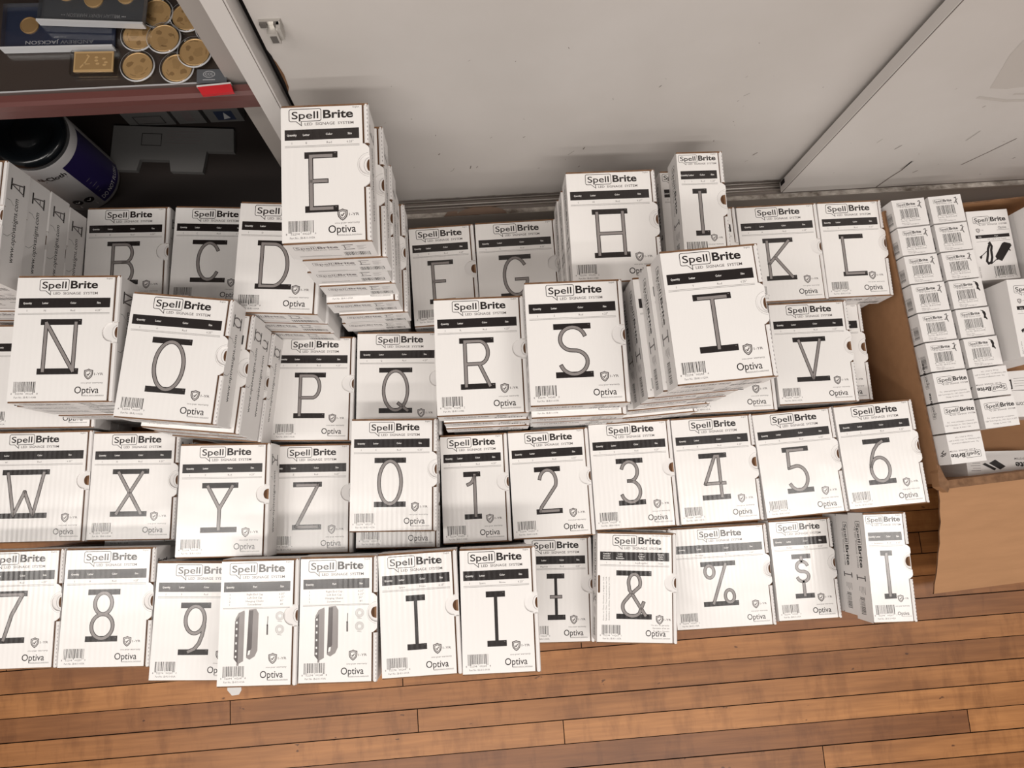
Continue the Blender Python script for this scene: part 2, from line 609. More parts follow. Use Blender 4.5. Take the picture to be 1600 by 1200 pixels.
def optiva(mb, pl, xr, base, w, ink='ink'):
    text(mb, pl, 'Optiva', xr, base, w * .29, ink, 'R', width=w, bold=.006, res=5)
    rect(mb, pl, xr - w * .68, base - w * .125, xr + w * .22, base - w * .115, 'faint' if ink == 'ink' else ink)
    text(mb, pl, 'attract more customers', xr + w * .22, base - w * .105, w * .045, 'faint' if ink == 'ink' else ink, 'R', width=w * .86, res=1)


# ---------------------------------------------------------------- floor
mb = MB()
PW = .0452
tones = []
rnd = random.Random(11)
JOINTS = {1: [-.545], 2: [-.1734], 3: [.118], 5: [-.115, .64], 0: [-.20], 4: [.95]}
y_top = -.310
rows = []
for r_ in range(-24, 22):
    yb_ = y_top - PW * r_           # far edge of the row
    gp = (.0006, .0009, .0013)[r_ % 3]
    xs = [-2.2]
    j = JOINTS.get(r_)
    if j is None:
        x = -2.2 + rnd.uniform(.2, 1.0)
        while x < 2.2:
            xs.append(x)
            x += rnd.uniform(.7, 1.6)
    else:
        xs += [-1.4 + .1 * (r_ % 3)] + j + [1.55 + .1 * (r_ % 2)]
    xs.append(2.2)
    for a, b in zip(xs[:-1], xs[1:]):
        mb.face([(a + .0009, yb_ - PW + gp, 0), (b - .0009, yb_ - PW + gp, 0), (b - .0009, yb_ - gp, 0), (a + .0009, yb_ - gp, 0)], 'wood')
        tones.append(rnd.random())
mb.face([(-2.2, -1.5, -.003), (2.2, -1.5, -.003), (2.2, .8, -.003), (-2.2, .8, -.003)], 'seam')
tones.append(0)
floor = mb.build('floor')
at = floor.data.attributes.new('tone', 'FLOAT_COLOR', 'FACE')
for i, t_ in enumerate(tones):
    at.data[i].color = (t_, (t_ * 7.3) % 1, (t_ * 13.7) % 1, 1)
structure(floor, 'orange-brown narrow maple plank floor with dark seams', 'floor')

# ---------------------------------------------------------------- showcase wall: doors, track, plinth, post
Y_LEFT, Y_RIGHT = .628, .597


def marks(mb_, y, specs):
    """Scuffs on a vertical panel facing the room: short crooked strokes."""
    pl = Plane((0, y, 0), (1, 0, 0), (0, 0, 1))
    for pts, w_, m_ in specs:
        ribbon(mb_, pl, pts, w_, m_, lift=.0003)


mb = MB()
mb.box(-.2625, Y_LEFT, .122, .72, Y_LEFT + .018, 1.0, 'door')
pl = Plane((0, Y_LEFT, 0), (1, 0, 0), (0, 0, 1))
rm = random.Random(5)
sp = [([(-.034, .242), (-.029, .247), (-.026, .256)], .0016, 'scuff_pale'), ([(.004, .250), (.006, .262)], .0016, 'scuff'),
      ([(.016, .252), (.019, .259)], .0012, 'scuff'), ([(-.052, .312), (-.049, .317)], .002, 'scuff'), ([(-.153, .290), (-.147, .293)], .0016, 'scuff'),
      ([(.213, .232), (.216, .237)], .0016, 'scuff'), ([(.188, .286), (.198, .300)], .0018, 'scuff_pale'), ([(.214, .304), (.216, .312)], .0016, 'scuff'),
      ([(.554, .243), (.560, .253)], .002, 'scuff'), ([(.548, .216), (.552, .222)], .0014, 'scuff_pale'), ([(-.168, .356), (-.164, .362)], .003, 'scuff'),
      ([(.100, .36), (.104, .363)], .0014, 'scuff'), ([(.46, .46), (.468, .468)], .0018, 'scuff_pale')]
for _ in range(26):
    x_, z_ = rm.uniform(-.2, .62), rm.uniform(.15, .62)
    sp.append(([(x_, z_), (x_ + rm.uniform(-.003, .004), z_ + rm.uniform(.001, .006))], rm.uniform(.0006, .0014), rm.choice(('scuff', 'scuff_pale'))))
marks(mb, Y_LEFT, sp)
# broken corner of the panel showing brown board
poly(mb, pl, [(-.2635, .635), (-.258, .610), (-.2555, .58), (-.2575, .548), (-.262, .535), (-.2635, .53)], 'kraft', .0003)
poly(mb, pl, [(-.2635, .645), (-.260, .625), (-.2595, .56), (-.2635, .52)], 'black', .0004)
left_door = mb.build('door_1')
structure(left_door, 'grey-white sliding showcase door behind the boxes, with a small metal lock', 'sliding door')

mb = MB()
mb.box(.656, Y_RIGHT, .126, 1.9, Y_RIGHT + .022, 1.0, 'door')
mb.box(.6535, Y_RIGHT + .0008, .126, .656, Y_RIGHT + .022, 1.0, 'frame')
mb.box(.6552, Y_RIGHT - .0003, .126, .6560, Y_RIGHT + .0006, 1.0, 'scuff')
mb.box(.6530, Y_RIGHT + .012, .130, .6536, Y_RIGHT + .021, .150, 'black')
sp = [([(.858, .124), (.862, .170), (.868, .205), (.8665, .244)], .0032, 'scuff'), ([(.864, .21), (.869, .245)], .005, 'scuff_pale'),
      ([(.985, .215), (1.005, .265), (1.024, .318)], .0026, 'scuff'), ([(.925, .320), (.928, .356)], .003, 'scuff_pale'),
      ([(.80, .30), (.806, .315)], .0015, 'scuff'), ([(.75, .33), (.753, .345)], .0014, 'scuff_pale'), ([(.90, .19), (.905, .20)], .0016, 'scuff'),
      ([(.842, .474), (.90, .458), (1.0, .452)], .007, 'smear'), ([(.90, .478), (1.0, .474)], .005, 'smear')]
for _ in range(18):
    x_, z_ = rm.uniform(.7, 1.2), rm.uniform(.15, .6)
    sp.append(([(x_, z_), (x_ + rm.uniform(-.003, .004), z_ + rm.uniform(.001, .006))], rm.uniform(.0006, .0014), rm.choice(('scuff', 'scuff_pale'))))
marks(mb, Y_RIGHT, sp)
pl = Plane((0, Y_RIGHT, 0), (1, 0, 0), (0, 0, 1))
poly(mb, pl, [(.845, .50), (.875, .495), (1.0, .515), (1.0, .66), (.86, .665), (.80, .66), (.812, .59)], 'smear', .0002)
structure(mb.build('door_2'), 'grey-white sliding showcase door at the right, in front, with dark scratches', 'sliding door')

mb = MB()
mb.box(-.300, .590, 0, 2.0, .68, .118, 'plinth', top='ledge')
mb.box(-.300, .5882, .108, 2.0, .5902, .118, 'plinth', top='ledge')
structure(mb.build('trim_1'), 'painted plinth with a dusty ledge under the sliding doors', 'plinth')
mb = MB()
mb.box(-.262, .6035, .118, 2.0, .6045, .1275, 'rail')
mb.box(-.262, .6045, .118, 2.0, .6185, .1190, 'rail_dark')
mb.box(-.262, .6185, .118, 2.0, .6195, .1285, 'rail')
mb.box(-.262, .6105, .118, 2.0, .6130, .1240, 'rail')
mb.box(-.262, .6195, .118, 2.0, .6275, .1195, 'rail_dark')
mb.box(-.262, .598, .118, 2.0, .6035, .1184, 'rail_dark')
structure(mb.build('trim_2'), 'silver double sliding-door track on the ledge', 'track')

mb = MB()
mb.box(-.302, .605, 0, -.2755, .640, 1.0, 'frame')
mb.box(-.2755, .6055, 0, -.2725, .640, 1.0, 'frame')
mb.box(-.2758, .6047, 0, -.2752, .6056, 1.0, 'scuff')
mb.box(-.2725, .6420, 0, -.2560, .6440, 1.0, 'black')  # black strip added behind the open gap, standing in for its shade
structure(mb.build('trim_3'), 'white upright post between the open shelves and the sliding doors', 'post')
mb = MB()
mb.box(-.352, .650, 0, -.296, 1.06, 1.0, 'stile')
structure(mb.build('trim_4'), 'grey divider panel set back behind the white post', 'divider')
mb = MB()
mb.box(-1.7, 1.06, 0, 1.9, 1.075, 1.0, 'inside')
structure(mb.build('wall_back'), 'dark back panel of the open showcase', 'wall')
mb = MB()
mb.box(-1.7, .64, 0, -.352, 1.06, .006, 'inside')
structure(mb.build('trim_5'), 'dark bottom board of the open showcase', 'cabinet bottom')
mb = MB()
mb.box(-1.7, .60, 1.0, 2.0, 1.075, 1.03, 'frame')  # unseen opaque slab, added to keep light off the shelf and compartment
structure(mb.build('trim_6'), 'unseen white counter slab added above the showcase to shade its inside', 'counter')
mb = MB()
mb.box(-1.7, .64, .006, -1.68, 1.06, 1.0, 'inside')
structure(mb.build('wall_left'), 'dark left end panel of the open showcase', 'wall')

# lock on the left door
t = thing('cam_lock', 'small worn metal lock clip near the top of the left sliding door', 'lock', (-.2405, Y_LEFT, .690))
mb = MB()
mb.prism([(-.014, -.004), (.012, -.004), (.014, .0), (-.014, 0)], -.004, .012, 'steel')
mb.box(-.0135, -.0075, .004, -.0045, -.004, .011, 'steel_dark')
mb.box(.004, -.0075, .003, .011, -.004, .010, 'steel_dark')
mb.build('strike_plate', t)
mb = MB()
mb.box(-.006, -.016, -.0175, .0075, -.0005, .004, 'steel')
mb.box(.0075, -.013, -.014, .0125, -.001, .010, 'steel')
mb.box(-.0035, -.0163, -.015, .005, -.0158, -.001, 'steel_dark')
mb.build('latch_block', t)

# ---------------------------------------------------------------- sign letter boxes
T = 0.0608          # height of one carton
STEP = 0.0610
STRIP = 0.0092      # rolled wall beside the lid

# kind: glyph, bar width, glyph width factor, word in the Letter column, colour word, part number, UPC tail, lid with side tab
KIND = {}


def kind(key, ch, bar, tab=False, word=None, colour='Red', part=None, upc=None, gwf=.70, style='letter', size='6.25"'):
    KIND[key] = dict(ch=ch, bar=bar, tab=tab, word=word or ch, colour=colour, part=part, upc=upc, gwf=gwf, style=style, size=size)


_bars = dict(A=.064, B=.062, C=.0666, D=.0606, E=.0452, F=.05, G=.063, H=.062, I=.025, J=.045, K=.061, L=.049, M=.075, N=.063,
             O=.062, P=.0585, Q=.063, R=.0575, S=.0598, T=.056, U=.063, V=.065, W=.085, X=.066, Y=.063, Z=.053)
_tabbed = set('ETVILHOX')
for i_, ch_ in enumerate('ABCDEFGHIJKLMNOPQRSTUVWXYZ'):
    kind(ch_, ch_, _bars[ch_], ch_ in _tabbed, part='SB-R11-%03dA' % (i_ + 1), upc='%05d' % (225 + i_),
         gwf={'E': .62, 'F': .62, 'P': .62, 'V': .64, 'X': .66, 'Y': .68, 'W': .76, 'C': .62, 'B': .62, 'R': .68}.get(ch_, .72))
for i_, (k_, ch_, b_) in enumerate((('zero', '0', .056), ('one', '1', .032), ('two', '2', .049), ('three', '3', .051), ('four', '4', .0537),
                                    ('five', '5', .051), ('six', '6', .0535), ('seven', '7', .052), ('eight', '8', .054), ('nine', '9', .051))):
    kind(k_, ch_, b_, k_ in ('zero', 'four', 'five', 'six', 'eight', 'seven'), part='SB-R11-%03dA' % (i_ + 27), upc='%05d' % (251 + i_),
         gwf={'one': .5, 'five': .72, 'nine': .66, 'eight': .66}.get(k_, .70))
kind('amp', '&', .065, part='SB-R11-037A', upc='00261', gwf=.64, style='multi')
kind('pct', '%', .071, True, word='Percentage', part='SB-R11-038A', upc='00262', gwf=.72)
kind('dol', '$', .039, True, word='Dollar', part='SB-R11-039A', upc='00263', gwf=.6)
kind('hyphen', '-', .034, word='Hyphen', part='SB-R11-040A', upc='00265', gwf=.6, style='bar')
kind('sp1', ' ', .032, word='Space', colour='None', part='SB-X11-001A', upc='00264', style='bar')
kind('sp2', ' ', .032, word='Space', colour='None', part='SB-X11-001A', upc='00264', style='bar')
kind('I2', 'I', .0225, True, word='Exclamation', part='SB-R11-042A', upc='00267')
kind('cap1', ' ', .05, part='SB-X11-010A', upc='00268', style='caps')
kind('cap2', ' ', .05, True, part='SB-X11-010A', upc='00268', style='caps')


def lid_outline(w, L, tab, r_=.0150):
    """ccw outline of the lid: left, back and front edges straight, thumb notch (and side tab) on the right."""
    xl, xr = -w / 2, w / 2 - STRIP
    yb, yf = L / 2 - .0032, -L / 2 + .0022
    yc = L / 2 - .455 * L
    if tab:
        xt = w / 2 - .0005
        y1, y2 = L / 2 - .30 * L, L / 2 - .61 * L
        o = [(xl, yf), (xr, yf), (xr, y2), (xr + .002, y2), (xt - .0015, y2 + .004), (xt, y2 + .007)]
        o += [(xt + px, yc + py) for px, py in arc(0, 0, r_, r_, 270, 90, 14)]
        o += [(xt, y1 - .007), (xt - .0015, y1 - .004), (xr + .002, y1), (xr, y1)]
    else:
        xt = xr
        o = [(xl, yf), (xr, yf)]
        o += [(xt + px, yc + py) for px, py in arc(0, 0, r_ * .95, r_ * 1.02, 270, 90, 14)]
    o += [(xr, yb), (xl, yb)]
    return o, xt, yc


LIDS = {}
HOLES = ('Y', 'three', 'V', 'I', 'I2', 'cap2', 'F', 'W', 'sp1', 'four')


def lid_mesh(key, w, L):
    k = KIND[key]
    t = T
    mb = MB()
    o, xt, yc = lid_outline(w, L, k['tab'])
    # plate: top face split by the notch is an n-gon
    mb.prism(o, t - .0024, t, 'card')
    pl = Plane((0, 0, t), (1, 0, 0), (0, 1, 0))
    xl, xr = -w / 2, w / 2 - STRIP
    lw = xr - xl
    V = lambda v: L / 2 - v * L
    narrow = lw < .09
    # pressed ring round the notch
    if k['tab']:
        ribbon(mb, pl, [(xt + .0012 + px, yc + py) for px, py in arc(0, 0, .0178, .0178, 262, 98, 14)], .0003, 'tube')
    # wordmark
    LW = min(.0905, .6 * lw + .022)
    cx = xl + lw * (.50 if w < .14 else .535)
    multi = k['style'] == 'multi'
    logo(mb, pl, cx - LW / 2, V(.030), LW)
    if multi:
        text(mb, pl, 'Espa\u00f1ol/Fran\u00e7ais/Deutsch', xr - .003, V(.033), .0022, 'faint', 'R', res=1)
    else:
        text(mb, pl, 'English', xr - .0035, V(.032), .0024, 'faint', 'R', res=1)
    # table
    bx0, bx1 = xl + .005, xr - .0045
    rect(mb, pl, bx0, V(.259), bx1, V(.181), 'ink')
    bw = bx1 - bx0
    cols = (.095, .29, .595, .875)
    if k['style'] == 'caps':
        cols = (.095, .47, .875)
        heads = ('Quantity', 'Part', 'Size')
    elif multi:
        heads = None
    else:
        heads = ('Quantity', 'Letter', 'Color', 'Size')
    if heads:
        for c_, h_ in zip(cols, heads):
            text(mb, pl, h_, bx0 + bw * c_, V(.228), .0031, 'pale', 'C', bold=.02, res=1, lift=.00018, stretch=.85)
    else:
        for c_, hs in zip(cols, (('Cantidad', 'Quantit\u00e9', 'Quantit\u00e4t'), ('Letra', 'Lettre', 'Buchstabe'),
                                 ('Color', 'Couleur', 'Farbe'), ('Tama\u00f1o', 'Taille', 'Gr\u00f6\u00dfe'))):
            for j, h_ in enumerate(hs):
                text(mb, pl, h_, bx0 + bw * c_, V(.205 + .020 * j), .0026, 'pale', 'C', bold=.02, res=1, lift=.00018)
    if k['style'] == 'caps':
        rows = (('1', 'Right End Cap', '6.25"'), ('1', 'Left End Cap', '6.25"'), ('2', 'Hanging Chains', '30"'), ('1', 'Screwdriver', '#1'))
        for j, row in enumerate(rows):
            for c_, s_ in zip(cols, row):
                text(mb, pl, s_, bx0 + bw * c_, V(.288 + .0265 * j), .0031, 'faint', 'C', res=1, stretch=1.05)
        ry = (.385, .392)
    else:
        vals = ('1', k['word'], k['colour'], k['size'])
        if multi:
            vals = ('1', '&', 'Rojo/Rouge/Rot', '16cm')
        for c_, s_ in zip(cols, vals):
            text(mb, pl, s_, bx0 + bw * c_, V(.288), .0031, 'faint', 'C', res=1, stretch=1.05 if len(s_) < 9 else .8)
        ry = (.301, .310)
    for v_ in ry:
        rect(mb, pl, bx0, V(v_) - .00022, bx1, V(v_) + .00022, 'faint')
    # picture
    gx = xl + lw * .485
    if k['style'] == 'caps':
        draw_caps(mb, pl, xl, lw, V)
    else:
        if multi:
            gx = xl + lw * .49
        bar = k['bar']
        for a_, b_ in ((.349, .396), (.737, .784)):
            rect(mb, pl, gx - bar / 2, V(b_), gx + bar / 2, V(a_), 'ink', .00012)
            rect(mb, pl, gx + bar / 2 - .0045, V(a_) - .0026, gx + bar / 2 - .0022, V(a_) - .0021, 'tube', .0002)
        if k['style'] == 'bar':
            rect(mb, pl, gx - .0028, V(.75), gx + .0028, V(.38), 'ink', .00013)
        glyph(mb, pl, k['ch'], gx, V(.757), bar * k['gwf'], .378 * L, .0044)
    # guarantee mark
    q = .6 if narrow else 1.0
    sx = xr - (.0195 if narrow else .0235 if multi else .0298)
    dv = .022 if k['style'] != 'caps' and gx + k['bar'] / 2 > sx - .0072 else 0
    shield(mb, pl, sx, V(.783 + dv), .0150 * (.8 if narrow else 1))
    text(mb, pl, '1-YR', xr - (.0025 if multi else .0075) * q, V(.793 + dv), .0037 * (.85 if narrow else 1), 'faint', 'R', width=.0135 * (.75 if narrow else 1), bold=.008, res=2)
    if multi:
        for j, s_ in enumerate(('Un a\u00f1o de garant\u00eda', "Garantie d'un an", 'Ein Jahres Garantie')):
            text(mb, pl, s_, xr - .006, V(.84 + .026 * j), .0025, 'faint', 'R', width=.033 - .002 * j, res=1)
    else:
        text(mb, pl, 'one-year warranty', xr - .007 * q, V(.857 + dv * .6), .0027, 'faint', 'R', width=.0335 * (.8 if narrow else 1), res=1)
    optiva(mb, pl, xr - (.0065 if narrow else .0125), V(.932), .0215 if narrow else .0368)
    # bar code
    b0 = xl + (.0055 if narrow else .0085)
    bwid = .034 if not narrow else .036
    barcode(mb, pl, b0, V(.915), b0 + bwid, V(.838), k['upc'])
    d_ = k['upc']
    text(mb, pl, '8', b0 - .0015, V(.938), .0030, 'faint', 'R', res=1)
    text(mb, pl, '52294', b0 + bwid * .27, V(.938), .0030, 'faint', 'C', width=.0115, res=1)
    text(mb, pl, d_, b0 + bwid * .73, V(.938), .0030, 'faint', 'C', width=.0115, res=1)
    text(mb, pl, d_[-1], b0 + bwid + .0015, V(.938), .0030, 'faint', 'L', res=1)
    text(mb, pl, 'Part No. ' + k['part'], b0 + .002, V(.966), .0030, 'faint', 'L', width=.0335, res=1)
    if multi:
        for j, s_ in enumerate(('Hecho en China. Dise\u00f1ado y dirigido en USA.', 'Fabriqu\u00e9 en Chine. Con\u00e7u et mis en sc\u00e8ne aux USA.',
                                'Gebildet in China. Ausgebildet in USA.')):
            p2 = Plane((xl + .0125 + .0052 * j, V(.80), t), (0, 1, 0), (-1, 0, 0))
            text(mb, p2, s_, 0, 0, .0024, 'faint', width=.078, res=1)
        rect(mb, pl, xl + .0012, V(.545), xl + .0052, V(.405), 'kraft_dark', .0001)
        for e_, v_ in ((180, .545), (0, .405)):
            poly(mb, pl, [(xl + .0032 + px, V(v_) + py) for px, py in arc(0, 0, .002, .002, e_, e_ + 180, 8)], 'kraft_dark', .0001)
    return mb


def draw_caps(mb, pl, xl, lw, V):
    """The picture on the accessory boxes: two end caps, a screwdriver, two coiled chains."""
    X = lambda u: xl + lw * u
    a = [(.22, .47), (.26, .425), (.34, .405), (.345, .425), (.345, .80), (.28, .82), (.215, .78)]
    poly(mb, pl, [(X(u), V(v)) for u, v in a], 'tube', .0001)
    poly(mb, pl, [(X(u), V(v)) for u, v in ((.215, .49), (.27, .45), (.27, .82), (.215, .78))], 'faint', .00018)
    for v_ in (.50, .55, .60, .66, .72, .765):
        rect(mb, pl, X(.23), V(v_ + .008), X(.25), V(v_ - .008), 'pale', .00026)
    rect(mb, pl, X(.255), V(.835), X(.285), V(.815), 'tube', .0001)
    b_ = [(.40, .40), (.50, .395), (.535, .43), (.535, .72), (.50, .765), (.43, .79), (.385, .775)]
    poly(mb, pl, [(X(u), V(v)) for u, v in b_], 'tube', .0001)
    poly(mb, pl, [(X(u), V(v)) for u, v in ((.40, .41), (.46, .405), (.455, .70), (.385, .77))], 'faint', .00018)
    poly(mb, pl, [(X(u), V(v)) for u, v in ((.41, .72), (.44, .715), (.43, .75), (.40, .755))], 'pale', .00026)
    ribbon(mb, pl, [(X(.665), V(.455)), (X(.66), V(.53))], .0012, 'faint')
    ribbon(mb, pl, [(X(.66), V(.52)), (X(.662), V(.60))], .0026, 'faint')
    for v_ in (.455, .56):
        for r_ in (.0068, .0052, .0036):
            ribbon(mb, pl, [(X(.83) + px, V(v_) + py) for px, py in arc(0, 0, r_, r_, 0, 360, 18)], .00045, 'faint', True)
        ribbon(mb, pl, [(X(.80), V(v_ + .04)), (X(.86), V(v_ + .045))], .0007, 'tube')


def body_mesh(key, w, L):
    k = KIND[key]
    t = T
    mb = MB()
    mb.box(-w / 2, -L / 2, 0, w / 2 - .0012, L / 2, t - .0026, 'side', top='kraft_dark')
    # raw board showing along the back and front rims
    mb.box(-w / 2 + .001, L / 2 - .0030, t - .0026, w / 2 - .001, L / 2, t - .0008, 'kraft')
    mb.box(-w / 2 + .002, -L / 2, t - .0026, w / 2 - .001, -L / 2 + .0020, t - .0010, 'kraft')
    # inner wall seen through the thumb notch, with a finger hole of raw board and its painted-in shade
    o, xt, yc = lid_outline(w, L, k['tab'])
    z = t - .00245
    xe = w / 2 - .0004
    hh = .0150 if k['tab'] else .0185
    mb.prism([(xt - .0170, yc - .0150), (xe, yc - hh), (xe, yc + hh), (xt - .0170, yc + .0150)], t - .0026, z, 'side')
    p2 = Plane((0, 0, z), (1, 0, 0), (0, 1, 0))
    if key in HOLES:
        r_ = .0092
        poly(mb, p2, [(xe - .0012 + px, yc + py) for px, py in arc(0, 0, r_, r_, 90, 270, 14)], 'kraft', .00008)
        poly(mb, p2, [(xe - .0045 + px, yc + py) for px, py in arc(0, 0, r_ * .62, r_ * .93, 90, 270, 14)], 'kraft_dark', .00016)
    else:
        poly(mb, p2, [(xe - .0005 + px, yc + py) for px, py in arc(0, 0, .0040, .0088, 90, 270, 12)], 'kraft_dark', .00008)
        ribbon(mb, p2, [(xe - .0005 + px, yc + py) for px, py in arc(0, 0, .0076, .0112, 95, 265, 12)], .0004, 'side_grey', lift=.00008)
    ch, ink, grey = k['ch'], 'side_ink', 'side_grey'
    icon_bar = max(.010, min(.020, k['bar'] * .34))

    def icon(pl, x, ymid, h):
        for yy in (ymid - h / 2, ymid + h / 2):
            rect(mb, pl, x - icon_bar / 2, yy - h * .06, x + icon_bar / 2, yy + h * .06, ink)
        glyph(mb, pl, ch, x, ymid - h / 2, icon_bar * k['gwf'], h, h * .045, .00012, ink, 'side_grey', h * .012)
        if k['style'] == 'bar':
            rect(mb, pl, x - h * .05, ymid - h / 2, x + h * .05, ymid + h / 2, ink)

    hm = (t - .003) / 2
    # left wall: reads from the back to the front
    pl = Plane((-w / 2, L / 2, 0), (0, -1, 0), (0, 0, 1))
    logo(mb, pl, .016, hm + .015, .088, ink, grey, True, res=3)
    icon(pl, .122, hm, .030)
    for j in range(5):
        rect(mb, pl, .138, hm + .010 - .005 * j, .138 + (.014, .011, .015, .012, .009)[j], hm + .0112 - .005 * j, grey)
    barcode(mb, pl, .158, hm - .010, .190, hm + .006, k['upc'], ink, .0012)
    text(mb, pl, '52294 ' + k['upc'], .174, hm - .0145, .0026, grey, 'C', width=.024, res=1)
    # right wall: reads from the front to the back
    pl = Plane((w / 2 - .0012, -L / 2, 0), (0, 1, 0), (0, 0, 1))
    text(mb, pl, 'www.optivasigns.com', .040, hm - .005, .0110, ink, width=.110, bold=.006, res=2)
    icon(pl, .170, hm, .031)
    for s_ in (.40 * L, .70 * L):
        ribbon(mb, pl, [(s_, t - .004), (s_, t - .018), (s_ + (.006 if s_ < L / 2 else -.006), t - .026)], .0006, ink)
    # front wall
    pl = Plane((-w / 2, -L / 2, 0), (1, 0, 0), (0, 0, 1))
    fw = min(.074, w * .5)
    logo(mb, pl, .011, hm + .020, fw, grey, grey, True, res=3)
    rect(mb, pl, .011, .0085, w * .58, .0093, grey)
    rect(mb, pl, .011, .0115, w * .46, .0122, grey)
    if w > .10:
        icon(pl, w * .70, hm + .012, .016)
        for j in range(4):
            rect(mb, pl, w * .80, hm + .016 - .0045 * j, w * .80 + (.013, .009, .012, .008)[j], hm + .0168 - .0045 * j, grey)
    barcode(mb, pl, w * .62, .0085, w - .010, .0225, k['upc'], ink, .001)
    return mb


def wall_mesh(w, L, part, tab):
    """Rolled wall standing beside the lid, behind or in front of the thumb notch."""
    mb = MB()
    if tab:
        a, b_ = ((L / 2 - .295 * L, L / 2 - .001) if part == 'back' else (-L / 2 + .001, L / 2 - .615 * L))
    else:
        a, b_ = ((L / 2 - .375 * L, L / 2 - .001) if part == 'back' else (-L / 2 + .001, L / 2 - .54 * L))
    x0, x1, z0, z1 = w / 2 - STRIP + .0024, w / 2, T - .0070, T - .0006
    h = (z1 - z0)
    prof = [(x1, z0), (x1, z0 + h * .55), (x1 - .0014, z1 - .0004), (x1 - .003, z1), (x0 + .002, z1), (x0, z1 - .0012), (x0, z0)]
    for i in range(len(prof) - 1):
        (xa, za), (xb, zb) = prof[i], prof[i + 1]
        mb.face([(xa, a, za), (xa, b_, za), (xb, b_, zb), (xb, a, zb)], 'side')
    mb.face([(x, a, z) for x, z in prof][::-1], 'kraft')
    mb.face([(x, b_, z) for x, z in prof], 'kraft')
    # stitched perforation along the fold
    pl = Plane((0, 0, z1), (1, 0, 0), (0, 1, 0))
    if tab:
        y = a + .004
        while y < b_ - .004:
            rect(mb, pl, x1 - .0024, y, x1 - .0018, y + .0028, 'side_grey', .00006)
            y += .0062
    return mb


